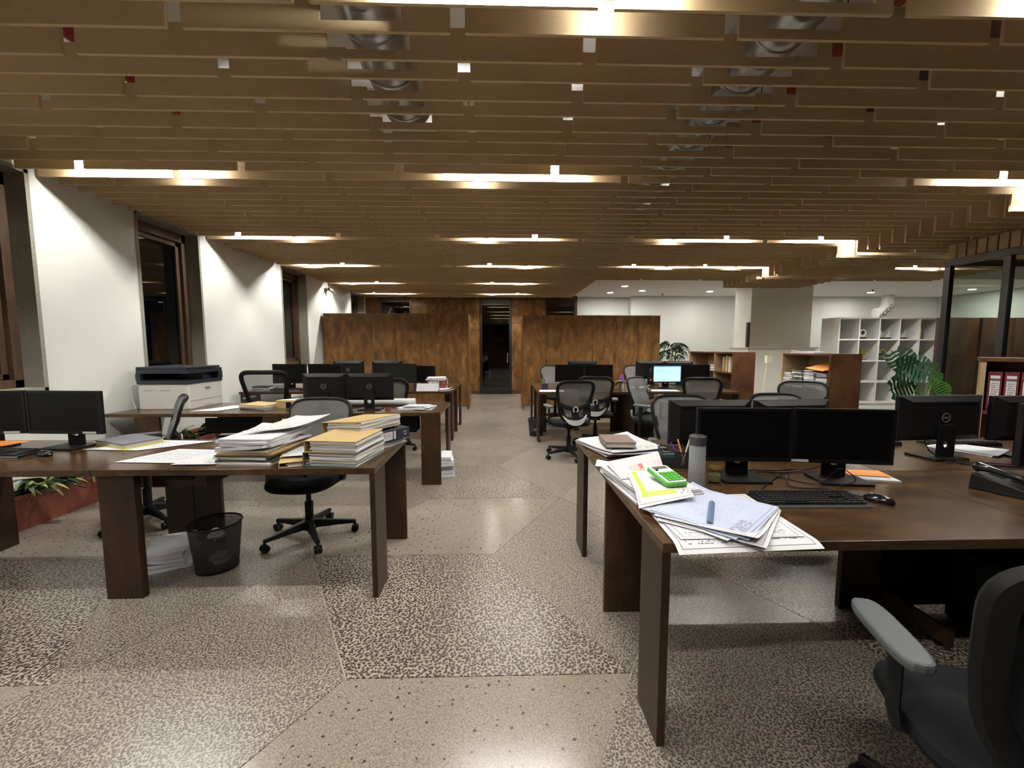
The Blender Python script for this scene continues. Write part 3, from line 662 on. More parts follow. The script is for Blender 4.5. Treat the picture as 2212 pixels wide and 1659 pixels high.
# ================================================================== CHAIRS
def back_pt(u, v, wt=.245, wb=.15, rz=.5):
    """backrest surface; u -1..1, v 0..1 (bottom to top); chair faces +y"""
    w = wb + (wt - wb) * min(1, v * 1.15) ** .85
    z = .50 + rz * v
    y = -.235 - .055 * math.sin(v * 2.2) * 0 - .03 * v - .09 * max(0, v - .55) ** 1.3 + .035 * math.sin(min(v, .6) / .6 * PI) + .045 * u * u
    return Vector((u * w, y, z))
def rim(n=40, sq=4.0, top=1.0):
    out = []
    for i in range(n):
        a = 2 * PI * i / n; cx, sx = math.cos(a), math.sin(a)
        u = math.copysign(abs(cx) ** (2 / sq), cx); v = math.copysign(abs(sx) ** (2 / sq), sx)
        out.append((u, .5 + .5 * v))
    return out
def make_chair(name, lab, style):
    t = thing(name, lab, 'chair', (0, 0, 0), 0, 'mesh office swivel chairs')
    # five-star base
    for k in range(5):
        a = 2 * PI * k / 5 - PI / 2; d = Vector((math.cos(a), math.sin(a), 0))
        lg = MB(); q = d.orthogonal().normalized() if False else Vector((-d.y, d.x, 0))
        def ring(r, w, z0, z1): return [d * r + q * w + Vector((0, 0, z0)), d * r - q * w + Vector((0, 0, z0)), d * r - q * w * .6 + Vector((0, 0, z1)), d * r + q * w * .6 + Vector((0, 0, z1))]
        rs = [ring(.03, .035, .075, .135), ring(.16, .026, .075, .115), ring(.325, .017, .07, .092)]
        vs = [p for r_ in rs for p in r_]; fs = [(3, 2, 1, 0), (8, 9, 10, 11)]
        for j in range(2):
            for i in range(4): fs.append((j * 4 + i, j * 4 + (i + 1) % 4, j * 4 + 4 + (i + 1) % 4, j * 4 + 4 + i))
        l = lg.add(vs, fs).build('base_arm', 'black', t, bevel=.004)
        cpos = d * .318; cs = MB()
        cs.cyl(cpos + Vector((0, 0, .055)), cpos + Vector((0, 0, .08)), .009, n=8)
        cs.cyl(cpos + q * .004 + Vector((0, 0, .028)), cpos + q * .024 + Vector((0, 0, .028)), .027, n=14)
        cs.cyl(cpos - q * .024 + Vector((0, 0, .028)), cpos - q * .004 + Vector((0, 0, .028)), .027, n=14)
        cs.build('caster', 'black', l)
    MB().lathe([(.045, .06), (.045, .13), (.03, .14), (.03, .27), (.018, .275), (.018, .40)], 20).build('gas_column', 'black', t, smooth=True)
    MB().box(-.07, .07, -.14, .12, .38, .425).box(-.03, .03, -.30, -.1, .40, .43).cyl((.05, .02, .40), (.26, .03, .395), .008, n=8).build('tilt_mechanism', 'black', t, bevel=.006)
    # seat
    st = MB(); prof = rim(36, 3.2)
    lay = [(.415, .78), (.425, .95), (.45, 1.0), (.475, .98), (.49, .9), (.494, .6), (.494, .0)]
    vs = []; n = len(prof)
    for z, s_ in lay:
        for (u, v) in prof:
            vv = v * 2 - 1; vs.append((u * .25 * s_ * (1 - .05 * vv), .02 + vv * .24 * s_, z - (.03 * max(0, vv) ** 2 if z > .43 else .015 * max(0, vv) ** 2)))
    fs = [tuple(range(n - 1, -1, -1))]
    for j in range(len(lay) - 1):
        for i in range(n): fs.append((j * n + i, j * n + (i + 1) % n, (j + 1) * n + (i + 1) % n, (j + 1) * n + i))
    st.add(vs, fs).build('seat', 'fabric2' if style == 'front' else 'fabric', t, smooth=True)
    # backrest
    sq = 7.0 if style == 'square' else 5.0
    wt, wb = (.25, .17) if style == 'square' else (.245, .15)
    rp = rim(48, sq)
    mesh_mat = 'meshd' if style == 'square' else 'mesh'
    mesh_mat = 'fabric' if style == 'front' else mesh_mat
    MB().grid(lambda a, b: back_pt(*[(lambda u, v: (u, v))(*sq_map(a, b, sq))][0], wt, wb) + Vector((0, .012, 0)), 14, 18).build('back_mesh', mesh_mat, t, smooth=True)
    fr = MB().tube([back_pt(u, v, wt, wb) - Vector((0, .004, 0)) for u, v in rp], (.012, .021) if style == 'grey' else ((.012, .026) if style == 'square' else (.026, .034)), 8, True, flat=(0, 1, 0))
    fr.build('back_frame', 'black', t, smooth=True)
    if style == 'grey':
        yk = MB(); off = Vector((0, -.018, 0))
        yk.tube([back_pt(u, .44 - .12 * (1 - u * u), wt, wb) + off for u in [-.97 + 1.94 * i / 14 for i in range(15)]], (.010, .028), 8, flat=(0, 1, 0))
        yk.tube([back_pt(0, v, wt, wb) + off for v in (.02, .1, .2, .3, .36)], (.012, .05), 8, flat=(0, 1, 0))
        for s in (-1, 1): yk.tube([back_pt(s * q, v, wt, wb) + off * .6 for q, v in ((.93, .46), (.90, .34), (.86, .2), (.80, .1), (.6, .05))], (.010, .030), 8, flat=(0, 1, 0))
        yk.tube([back_pt(u, .075, wt, wb) + off for u in (-.7, -.35, 0, .35, .7)], (.010, .022), 8, flat=(0, 1, 0))
        y = yk.build('back_yoke', 'black', t, smooth=True)
        c = back_pt(0, .30, wt, wb) + Vector((0, -.038, 0))
        MB().tube([c + Vector((.030 * math.cos(a), 0, .033 * math.sin(a))) for a in [R(-60 + 300 * i / 16) for i in range(17)]], (.006, .007), 8, flat=(0, 1, 0)).build('lumbar_knob_ring', 'lightgrey', y, smooth=True)
        cr = MB(); vs = []; m = 17
        for i in range(m):
            u = -1 + 2 * i / (m - 1); e = 1 - abs(u) ** 2.2
            p = back_pt(u * .93, .10, wt, wb); zb = .50 - .035 * e + (.075 * abs(u) ** 3)
            vs += [(p.x, p.y - .055, zb - .012), (p.x, p.y - .055, zb + .05 * e + .004), (p.x, p.y - .012, zb + .05 * e + .004), (p.x, p.y - .012, zb - .012)]
        fs = [(0, 1, 2, 3), ((m - 1) * 4 + 3, (m - 1) * 4 + 2, (m - 1) * 4 + 1, (m - 1) * 4)]
        for i in range(m - 1):
            for k in range(4): fs.append((i * 4 + k, i * 4 + 4 + k, i * 4 + 4 + (k + 1) % 4, i * 4 + (k + 1) % 4))
        cr.add(vs, fs).build('back_crescent', 'lightgrey', t, smooth=True)
    MB().tube([(0, -.20, .41), (0, -.235, .425), (0, -.25, .47), (0, -.25, .53)], (.014, .04), 8, flat=(0, 1, 0)).build('back_post', 'black', t, smooth=True)
    for s in (-1, 1):
        ar = MB().tube([(s * .20, -.02, .43), (s * .265, -.02, .445), (s * .275, -.02, .50), (s * .275, -.02, .655)], (.028, .012), 8, flat=(0, 1, 0)).build('arm_post', 'black', t, smooth=True)
        ol = []
        for i in range(24):
            a = 2 * PI * i / 24; cx, sx = math.cos(a), math.sin(a)
            ol.append((s * .275 + .043 * math.copysign(abs(cx) ** .6, cx), .015 + .14 * math.copysign(abs(sx) ** .6, sx)))
        pd = MB().prism(ol, .655, .682).build('arm_pad', 'armpad', ar, bevel=.008)
    return t
def sq_map(a, b, sq):
    u, v = a * 2 - 1, b * 2 - 1
    # map the square grid into the superellipse rim
    r = (abs(u) ** sq + abs(v) ** sq) ** (1 / sq)
    m = max(abs(u), abs(v))
    k = m / r if r > 1e-6 else 1
    return (u * k * .985, .5 + .5 * v * k * .985)
ch = make_chair('office_chair', 'grey mesh chair tucked behind the file-stacked left desk', 'grey')
ch.location = (-1.44, 3.07, 0); ch.rotation_euler = (0, 0, R(177))
G = 'mesh office swivel chairs'
dup(ch, 'grey mesh chair seen edge-on before the printer desk', (-2.90, 3.40, 0), R(130), G)
dup(ch, 'mesh chair at the left rear desk, armrest near the red binders', (-1.50, 5.75, 0), R(6), G)
dup(ch, 'mesh chair in the aisle with a pale crescent under its backrest', (.88, 5.32, 0), R(10), G)
dup(ch, 'mesh chair behind the aisle chair, turned towards the rear desk', (1.38, 6.0, 0), R(-14), G)
dup(ch, 'grey chair back partly hidden left of the dark monitor pair', (1.06, 8.06, 0), R(184), G, 1.04)
dup(ch, 'grey chair back left of the lit monitor', (2.72, 8.06, 0), R(178), G, 1.04)
dup(ch, 'side-on grey mesh chair facing the bookcases', (2.02, 5.45, 0), R(-138), G)
dup(ch, 'mesh chair in front of the desk with the lit monitor', (2.82, 5.78, 0), R(-22), G)
dup(ch, 'large grey mesh chair behind the notebook desk', (1.50, 3.20, 0), R(176), G)
dup(ch, 'grey chair back in front of the paper-filled bookcase', (3.46, 4.62, 0), R(150), G)
dup(ch, 'chair mostly hidden behind the logo monitor on the right', (2.40, 3.30, 0), R(180), G)
cs_ = make_chair('office_chair', 'black square-backed mesh chair near the printer', 'square'); cs_.location = (-3.10, 5.72, 0); cs_.rotation_euler = (0, 0, R(8)); cs_.scale = (1.1, 1.1, 1.1)
cf = make_chair('office_chair', 'dark chair with a grey arm pad in the near right corner', 'front'); cf.location = (1.285, .92, 0); cf.rotation_euler = (0, 0, R(-17))

# ================================================================== MONITORS
def make_monitor(lab, w, h, zb, screen='screen', sticker=False, back=True):
    t = thing('monitor', lab, 'monitor', (0, 0, 0), 0, 'black desktop monitors')
    # faces -y
    hs = MB(); m = .06
    hs.box(-w / 2, w / 2, -.012, .010, zb, zb + h)
    vs = [(-w / 2, .010, zb), (w / 2, .010, zb), (w / 2, .010, zb + h), (-w / 2, .010, zb + h), (-w / 2 + m, .042, zb + m * .6), (w / 2 - m, .042, zb + m * .6), (w / 2 - m, .042, zb + h - m * .6), (-w / 2 + m, .042, zb + h - m * .6)]
    hs.add(vs, [(4, 5, 6, 7)] + [((i + 1) % 4, i, 4 + i, 4 + (i + 1) % 4) for i in range(4)][::1])
    ho = hs.build('housing', 'black', t, bevel=.003)
    MB().box(-w * .36, w * .36, .0415, .0435, zb + h - m * .6 - .012, zb + h - m * .6 - .006).build('vent_slot', 'blackgloss', ho)
    b = .014
    MB().box(-w / 2, w / 2, -.016, -.012, zb, zb + b * 1.4).box(-w / 2, w / 2, -.016, -.012, zb + h - b, zb + h).box(-w / 2, -w / 2 + b, -.016, -.012, zb + b * 1.4, zb + h - b).box(w / 2 - b, w / 2, -.016, -.012, zb + b * 1.4, zb + h - b).build('bezel', 'bezel', ho)
    mb = MB().grid(lambda u, v: (-w / 2 + b + u * (w - 2 * b), -.0135, zb + b * 1.4 + v * (h - b * 2.4)), 1, 1)
    mb.box(-w / 2 + b, w / 2 - b, -.0132, -.012, zb + b * 1.4, zb + h - b)
    mb.build('screen', screen, t)
    if sticker: MB().box(w * .24, w * .42, -.018, -.016, zb + .004, zb + .017).build('sticker', 'lightgrey', t)
    # stand with cable hole
    nk = MB(); a = .055; zc = max(.09, zb * .45)
    nk.box(-a, -.024, .045, .058, .012, zb + .10); nk.box(.024, a, .045, .058, .012, zb + .10); nk.box(-.024, .024, .045, .058, .012, zc - .024); nk.box(-.024, .024, .045, .058, zc + .024, zb + .10)
    pts = [(.036 * math.cos(x), .036 * math.sin(x)) for x in [2 * PI * i / 20 for i in range(20)]]
    for i in range(20):
        x0, z0 = pts[i]; x1, z1 = pts[(i + 1) % 20]
        k0 = .62; nk.add([(x0, .044, zc + z0), (x1, .044, zc + z1), (x1 * k0, .044, zc + z1 * k0), (x0 * k0, .044, zc + z0 * k0), (x0, .059, zc + z0), (x1, .059, zc + z1), (x1 * k0, .059, zc + z1 * k0), (x0 * k0, .059, zc + z0 * k0)], [(0, 1, 2, 3), (7, 6, 5, 4), (2, 3, 7, 6)[::-1], (0, 1, 5, 4)[::-1]])
    nk.build('stand', 'black', t)
    MB().rbox(-.115, .115, -.085, .10, 0, .012, .012).build('base_plate', 'black', t, bevel=.002)
    if back:
        zl = zb + h * .52
        lg = MB().tube([(.026 * math.cos(x), .0435, zl + .026 * math.sin(x)) for x in [2 * PI * i / 28 for i in range(28)]], (.0012, .0026), 6, True, flat=(0, 1, 0)).build('logo_ring', 'logo', t)
        o = mesh_obj('logo_lettering', DELL, t, (0, .0435, zl)); o.rotation_euler = (R(90), 0, R(180))
    return t
DELL = text_mesh('DELL', .0165, .0008); DELL.materials.append(M['logo'])
GM = 'black desktop monitors'
m1 = make_monitor('left of the two dark monitors above the black keyboard', .465, .268, .095, sticker=False); m1.location = (1.215, 2.03, D); m1.rotation_euler = (0, 0, R(-4))
m2 = make_monitor('right of the two dark monitors above the black keyboard', .455, .272, .092, sticker=False); m2.location = (1.685, 1.985, D); m2.rotation_euler = (0, 0, R(-9))
MB().box(-.235, -.155, -.018, -.016, .096, .108).build('sticker', 'lightgrey', m2)
m3 = make_monitor('monitor back with a long slot behind the clear bottle', .53, .29, .032); m3.location = (1.36, 2.66, D); m3.rotation_euler = (0, 0, R(180))
dup(m3, 'monitor back whose logo peeks over the dark pair', (1.905, 2.66, D), R(186), GM)
m5 = make_monitor('monitor back with logo beside the telephone', .55, .268, .108); m5.location = (2.64, 2.42, D); m5.rotation_euler = (0, 0, R(184))
dup(m5, 'monitor back at the right edge beyond the telephone', (3.20, 2.38, D), R(178), GM)
m7 = make_monitor('dark monitor cut off by the right edge above the telephone', .50, .30, .10); m7.location = (2.70, 1.93, D); m7.rotation_euler = (0, 0, R(10))
l1 = make_monitor('dark monitor at the left edge of the frame', .51, .285, .095, sticker=True); l1.location = (-3.40, 2.80, D); l1.rotation_euler = (0, 0, R(6))
l2 = dup(l1, 'dark monitor with a white sticker left of the printer', (-2.87, 2.80, D), R(-4), GM)
a1 = make_monitor('left monitor back on the desk with the paper roll', .46, .285, .10); a1.location = (-1.885, 4.50, D); a1.rotation_euler = (0, 0, R(180))
a2 = make_monitor('right monitor back with a ring stand beside the paper roll', .49, .285, .10); a2.location = (-1.40, 4.49, D); a2.rotation_euler = (0, 0, R(180))
b1 = make_monitor('left rear monitor screen nearest the wall', .53, .31, .09); b1.location = (-3.36, 6.72, D); b1.rotation_euler = (0, 0, R(0))
dup(b1, 'second rear monitor screen from the left wall', (-2.80, 6.72, D), R(0), GM)
b3 = make_monitor('greenish dark screen behind the left desk chair', .51, .31, .09, 'screen2'); b3.location = (-1.62, 6.75, D)
dup(b1, 'dark screen beside the tall red binder stack', (-1.30, 6.95, D), R(-20), GM, .9)
dup(a1, 'rear monitor back with a logo left of the greenish screen', (-1.96, 7.25, D), R(180), GM, 1.12)
dup(a1, 'rear monitor back above the two left screens', (-2.62, 7.25, D), R(180), GM, 1.12)
c1 = make_monitor('left of the dark rear pair near the purple flask', .47, .28, .105); c1.location = (1.11, 6.72, D)
dup(c1, 'right of the dark rear pair near the purple flask', (1.585, 6.72, D), R(0), GM)
dup(a1, 'monitor back just above the dark rear pair', (1.42, 7.25, D), R(180), GM, 1.1)
c3 = make_monitor('lit monitor showing a pale blue document', .48, .285, .09, 'lit'); c3.location = (2.70, 6.70, D); c3.rotation_euler = (0, 0, R(3))
dup(c1, 'dark monitor right of the lit one', (3.18, 6.74, D), R(-3), GM)
dup(a1, 'monitor back behind the lit screen', (2.62, 7.25, D), R(180), GM, 1.1)
dup(a1, 'monitor back behind the dark screen near the bookcases', (3.12, 7.25, D), R(180), GM, 1.1)

# ================================================================== PAPER, FILES AND DESK THINGS
def rotp(x, y, a): return (x * math.cos(a) - y * math.sin(a), x * math.sin(a) + y * math.cos(a))
def sheaf_mb(w, l, th, curl=0.0, seed=0, nu=5, nv=5):
    rg = random.Random(seed); k = [rg.uniform(-1, 1) for _ in range(4)]
    def fn(u, v):
        a, b = u - .5, v - .5
        z = th + curl * (max(0, k[0] * a * 2 + k[1] * b * 2 - .4) ** 2) + .15 * th * math.sin(6 * a + 9 * k[2]) * math.sin(5 * b + 7 * k[3])
        return Vector((a * w, b * l, z))
    return MB().grid(fn, nu, nv, th)
SEED = [1]
def stack(name, lab, cat, loc, rz, layers, group=None, jit=.012, rot=4.0):
    """layers: (w, l, thickness, material, curl) from the bottom up"""
    t = thing(name, lab, cat, loc, rz, group); z = 0.0
    for (w, l, th, mat, curl) in layers:
        SEED[0] += 1; rg = random.Random(SEED[0])
        nm = {'paper': 'paper_sheaf', 'paper2': 'paper_sheaf', 'paper3': 'paper_sheaf'}.get(mat, 'top_sheet' if mat.startswith('sheet') else 'folder_cover')
        o = sheaf_mb(w, l, th, curl, SEED[0]).build(nm, mat, t)
        o.location = (rg.uniform(-jit, jit), rg.uniform(-jit, jit), z + .0008); o.rotation_euler = (0, 0, R(rg.uniform(-rot, rot)))
        z += th * 1.18 + .0008
    return t, z
def sheet(name, lab, cat, pts, mat, z, droop=None, group=None, curl=0.0, n=10):
    """one loose sheet; pts are its four corners (x, y[, dz])"""
    cx = sum(p[0] for p in pts) / 4; cy = sum(p[1] for p in pts) / 4
    q = [Vector((p[0] - cx, p[1] - cy, p[2] if len(p) > 2 else 0)) for p in pts]
    def fn(u, v):
        p = q[0] * (1 - u) * (1 - v) + q[1] * u * (1 - v) + q[2] * u * v + q[3] * (1 - u) * v
        if droop:
            d = droop[0] - (p.y + cy)
            if d > 0: p.z -= min(droop[1] * d * d * 60 + d * .25, .6 * d + .02)
        p.z += curl * ((u - .5) ** 2 + (v - .5) ** 2) + .0015
        return p
    o = MB().grid(fn, n, n, .0006).build(name, mat, None); o.location = (cx, cy, z)
    return tag(o, lab, cat, group)
def on(o, t, w, l, mat, z, loc=(0, 0), rz=0, th=.0008, name='top_sheet'):
    s = sheaf_mb(w, l, th, .01, 5).build(name, mat, t); s.location = (loc[0], loc[1], z); s.rotation_euler = (0, 0, R(rz)); return s
P1, P2, P3 = 'paper', 'paper2', 'paper3'
# ---- right front desk papers
t, z = stack('paper_stack', 'loose plan stack under the brown leather notebook', 'papers', (.785, 2.70, D), R(18), [(.42, .46, .004, 'sheet_plan', .01), (.40, .42, .006, P1, .02), (.41, .44, .004, P1, .02), (.42, .40, .005, P3, .02), (.40, .42, .004, P1, .03), (.41, .42, .003, 'sheet_plan', .02)], 'paper stacks on desks', .03, 9)
nb = thing('notebook', 'brown leather notebook with ribbon on plan stack', 'book', (.745, 2.62, D + z + .012), R(-3))
MB().box(-.095, .095, -.12, .12, 0, .004).box(-.095, .095, -.12, .12, .030, .034).box(-.095, -.091, -.12, .12, .004, .030).build('cover', 'brownleather', nb, bevel=.001)
MB().box(-.09, .09, -.115, .115, .0042, .0298).build('page_block', 'paper2', nb)
MB().tube([(-.06, -.112, .017), (-.065, -.135, .010), (-.075, -.16, -.002), (-.08, -.185, -.006)], (.003, .0012), 6).build('ribbon', 'brownleather', nb)
t, z = stack('paper_stack', 'thick pile of plans under the green calculator', 'papers', (.70, 1.925, D), R(9), [(.29, .46, .008, P1, .004), (.28, .44, .007, P3, .004), (.29, .43, .006, P1, .004), (.28, .44, .006, P2, .004), (.29, .42, .006, P1, .004), (.28, .42, .005, 'sheet_plan', .0)], 'paper stacks on desks', .012, 4)
ZG = D + z
sheet('plan_sheet', 'tilted plan print with red blocks leaning on the pile', 'drawing', [(.56, 1.88, .0), (.80, 1.96, .0), (.85, 2.19, .05), (.545, 2.13, .012)], 'sheet_red', ZG + .001, group='loose plan drawings')
sheet('plan_sheet', 'plan print with lime green bands under the calculator', 'drawing', [(.55, 1.60), (.80, 1.66), (.835, 1.965), (.62, 2.03)], 'sheet_green', ZG + .009, droop=(1.70, .02), group='loose plan drawings')
ca = thing('calculator', 'lime green and white desk calculator on the plans', 'calculator', (.745, 1.815, ZG + .030), R(11)); ca.rotation_euler = (R(9), 0, R(13))
MB().rbox(-.052, .052, -.085, .085, -.002, .016, .014).build('body', 'calcgreen', ca, bevel=.003)
MB().rbox(-.047, .047, -.08, .08, .0162, .021, .010).build('face_plate', 'white', ca, bevel=.001)
MB().box(-.036, .036, .046, .07, .0212, .0225).build('display', 'lcd', ca)
MB().box(-.036, -.022, .030, .040, .0212, .024).build('power_switch', 'black', ca)
for i in range(4):
    for j in range(4): MB().box(-.04 + i * .0205, -.0235 + i * .0205, -.072 + j * .021, -.056 + j * .021, .0212, .026).build('key', 'calcgreen', ca)
sheet('plan_sheet', 'large white plan hanging over the front desk edge', 'drawing', [(.585, 1.300), (1.085, 1.315), (1.10, 1.80), (.60, 1.78)], 'sheet_plan', D + .004, droop=(1.352, .05), group='loose plan drawings', n=24)
sheet('plan_sheet', 'framed white plan under the blue drawings', 'drawing', [(.615, 1.36), (1.055, 1.37), (1.08, 1.60), (.60, 1.74)], 'sheet_plan', D + .008, group='loose plan drawings')
t = thing('drawing_set', 'fanned set of blue tinted drawings at the desk corner', 'papers', (.85, 1.585, D + .014), R(-48))
for k in range(6):
    s = sheaf_mb(.36 - .004 * k, .40, .0012, .03, 40 + k).build('blue_sheet', 'sheet_blue' if k > 2 else 'sheet_plan', t); s.location = (.006 * (5 - k) * (-1) ** k, -.005 * (5 - k), .0024 * k); s.rotation_euler = (0, 0, R((5 - k) * 1.6 * (-1) ** k))
tag(MB().add([(0, -.115, 0), (.022, -.115, 0), (.011, -.115, .008), (0, .115, 0), (.022, .115, 0), (.011, .115, .008)], [(0, 2, 1), (3, 4, 5), (0, 1, 4, 3), (1, 2, 5, 4), (2, 0, 3, 5)]).build('scale_ruler', plain('blue_grey_ruler', (.09, .15, .25), .4)), 'blue grey scale ruler lying across the blue drawings', 'ruler')
o = bpy.data.objects['scale_ruler']; o.location = (.80, 1.545, D + .031); o.rotation_euler = (0, 0, R(-29))
sheet('paper_sheet', 'white sheet curling off the left desk edge', 'papers', [(.515, 2.22, .004), (.60, 2.20), (.64, 2.30), (.55, 2.33, .01)], 'paper', D + .012)
# bottle, jar, organiser
bt = thing('water_bottle', 'clear water bottle with charcoal lid beside the calculator', 'bottle', (.95, 1.955, D))
MB().lathe([(.0, .001), (.036, .001), (.038, .006), (.038, .19), (.034, .198), (.034, .199), (.0365, .19), (.0365, .008), (.0, .006)], 28).build('body', 'water', bt, smooth=True)
MB().lathe([(.0, .0085), (.0352, .0085), (.0352, .055), (.0, .055)], 24).build('water', glass('still_water', (.80, .82, .85), 1.33), bt, smooth=True)
MB().lathe([(.0, .198), (.039, .198), (.039, .238), (.036, .241), (.0, .241)], 28).build('lid', 'lid', bt, smooth=True)
jr = thing('spice_jar', 'small glass jar of dried herbs beside the bottle', 'jar', (1.055, 1.985, D))
MB().lathe([(.0, .001), (.028, .001), (.031, .006), (.031, .05), (.026, .058), (.027, .07), (.0255, .07), (.0245, .058), (.0295, .049), (.0295, .008), (0, .005)], 24).build('glass_body', 'gclear', jr, smooth=True)
MB().lathe([(0, .006), (.028, .009), (.028, .04), (.018, .047), (0, .049)], 20).build('herbs', 'herb', jr, smooth=True)
MB().lathe([(0, .071), (.029, .071), (.029, .079), (0, .08)], 20).build('lid', 'gold', jr, smooth=True)
og = thing('desk_organizer', 'black wire mesh organiser holding pens and tape', 'organizer', (.985, 2.27, D), R(-8))
for a in ((-.09, .09, -.055, -.053, 0, .09), (-.09, .09, .053, .055, 0, .1), (-.09, -.088, -.055, .055, 0, .09), (.088, .09, -.055, .055, 0, .1), (-.002, 0, -.055, .055, 0, .08)): MB().box(*a).build('mesh_wall', 'meshd', og)
MB().box(-.09, .09, -.055, .055, 0, .002).build('tray_floor', 'black', og)
MB().tube([(-.09, -.055, .09), (.09, -.055, .09), (.09, .055, .1), (-.09, .055, .1)], .0025, 6, True).build('rim_wire', 'black', og)
for k, (x, y, a, b, mt, lab) in enumerate(((.03, .0, .05, .02, 'paper2', 'cream pen standing in the wire organiser'), (.05, .02, -.03, .03, 'orange', 'orange capped pen in the wire organiser'), (.06, -.02, .04, -.02, 'black', 'black pen leaning in the wire organiser'), (.035, .03, -.06, .01, 'purple', 'purple pen in the wire organiser'))):
    p = rotp(x, y, R(-8)); tag(MB().cyl((.985 + p[0], 2.27 + p[1], D + .004), (.985 + p[0] + a, 2.27 + p[1] + b, D + .15 - k * .008), .0045, n=8).build('pen', mt), lab, 'pen', 'pens in the organiser')
p = rotp(-.045, 0, R(-8)); tag(MB().lathe([(.018, .003), (.034, .003), (.034, .022), (.018, .022)], 24, closed=True, c= (.985 + p[0], 2.27 + p[1], D + .05)).build('tape_roll', plain('teal_tape', (.22, .52, .50), .4), smooth=True), 'teal tape roll in the wire organiser', 'tape')
tag(MB().box(.90, .945, 2.335, 2.36, D, D + .055).build('glue_box', plain('blue_box', (.16, .22, .6), .5), bevel=.003), 'small blue box behind the wire organiser', 'box')
# keyboards and mice
def keyboard(lab, loc, rz, solo=False, mat='black'):
    t = thing('keyboard', lab, 'keyboard', loc, rz, 'keyboards')
    mb = MB(); vs = [(-.222, -.072, 0), (.222, -.072, 0), (.222, .072, 0), (-.222, .072, 0), (-.222, -.072, .012), (.222, -.072, .012), (.216, .070, .026), (-.216, .070, .026)]
    mb.add(vs, [(3, 2, 1, 0), (4, 5, 6, 7), (0, 1, 5, 4), (1, 2, 6, 5), (2, 3, 7, 6), (3, 0, 4, 7)]).build('body', mat, t, bevel=.003)
    km = MB().box(-.0078, .0078, -.0075, .0075, 0, .007); allk = MB()
    kme = km.mesh('key'); kme.materials.append(M['keycap'])
    for r_ in range(6):
        y = -.058 + r_ * .0205 + (.004 if r_ == 5 else 0); z = .0135 + (y + .072) / .144 * .0137
        for c in range(21):
            x = -.202 + c * .0192 + (.006 if c > 14 else 0) + (.005 if c > 17 else 0)
            if (r_ == 0 and 4 <= c <= 8) or (r_ == 1 and c in (15, 17)) or (r_ == 2 and c in (15, 16, 17)): continue
            if x > .212: continue
            if solo: mesh_obj('key', kme, t, (x, y, z))
            else: allk.add([(v[0] + x, v[1] + y, v[2] + z) for v in km.v], km.f)
    MB().box(-.13, -.035, -.0655, -.0505, .0135, .0205).build('space_bar', 'bezel', t)
    if not solo: tag(allk.build('keys', 'keycap', t), kind='stuff')
    MB().box(-.222, .222, -.0735, -.072, .002, .010).build('front_lip', 'grey', t)
    return t
keyboard('black keyboard on the nearest right desk', (1.325, 1.715, D), R(-1.5), True)
def mouse(lab, loc, rz):
    t = thing('mouse', lab, 'mouse', loc, rz, 'computer mice')
    vs = []; n = 20; lay = [(0, .92), (.010, 1.0), (.020, .93), (.028, .72), (.033, .4), (.0345, .01)]
    for z, s in lay:
        for i in range(n):
            a = 2 * PI * i / n; vs.append((.030 * s * math.cos(a), .055 * s * math.sin(a) - .004 * (z > .025), z))
    fs = [tuple(range(n - 1, -1, -1))] + [(j * n + i, j * n + (i + 1) % n, (j + 1) * n + (i + 1) % n, (j + 1) * n + i) for j in range(len(lay) - 1) for i in range(n)]
    MB().add(vs, fs).build('shell', 'blackgloss', t, smooth=True)
    MB().cyl((-.003, .025, .030), (.003, .025, .030), .006, n=10).build('scroll_wheel', 'grey', t)
    return t
mouse('glossy black mouse right of the near keyboard', (1.625, 1.70, D), R(35))
mouse('black mouse behind the wire organiser', (1.04, 2.66, D), R(60))
mouse('black mouse on the left front desk', (-2.80, 2.585, D), R(70))
def cable(lab, pts, r=.003, mat='black'):
    # smooth the path with Catmull-Rom
    P = [Vector(p) for p in pts]; out = []
    for i in range(len(P) - 1):
        p0, p1, p2, p3 = P[max(i - 1, 0)], P[i], P[i + 1], P[min(i + 2, len(P) - 1)]
        for k in range(6):
            u = k / 6; out.append(.5 * ((2 * p1) + (p2 - p0) * u + (2 * p0 - 5 * p1 + 4 * p2 - p3) * u * u + (3 * p1 - p0 - 3 * p2 + p3) * u ** 3))
    out.append(P[-1]); return tag(MB().tube(out, r, 6).build('cable', mat, smooth=True), lab, 'cable')
zc = D + .005
cable('thin mouse cable looping past the monitor base', [(1.60, 1.755, zc), (1.50, 1.86, zc), (1.38, 1.90, zc), (1.44, 2.02, zc + .02), (1.50, 2.08, zc)])
cable('grey cable curling at the right monitor stand', [(1.62, 1.90, zc), (1.66, 1.86, zc + .04), (1.60, 1.88, zc + .09), (1.57, 1.93, zc + .02), (1.50, 1.94, zc), (1.40, 2.06, zc)] , .0025, 'black')
cable('keyboard cable behind the near keyboard', [(1.26, 1.795, zc), (1.22, 1.86, zc), (1.36, 2.0, zc), (1.48, 2.1, zc)])
cable('thick black cable between the two near monitors', [(1.26, 2.10, zc), (1.36, 2.14, zc), (1.48, 2.12, zc), (1.62, 2.13, zc + .01), (1.68, 2.06, zc + .06)], .004)
cable('black cable lying behind the left near monitor', [(1.22, 2.12, zc), (1.34, 2.17, zc), (1.47, 2.16, zc), (1.6, 2.18, zc)], .004)
cable('black cable drooping from the logo monitor', [(2.50, 2.36, D + .13), (2.52, 2.33, D + .05), (2.62, 2.26, zc), (2.80, 2.19, zc), (2.95, 2.15, zc)], .004)
cable('second black cable running to the right desk end', [(2.66, 2.32, zc), (2.8, 2.26, zc), (2.98, 2.2, zc), (3.1, 2.19, zc)], .003)
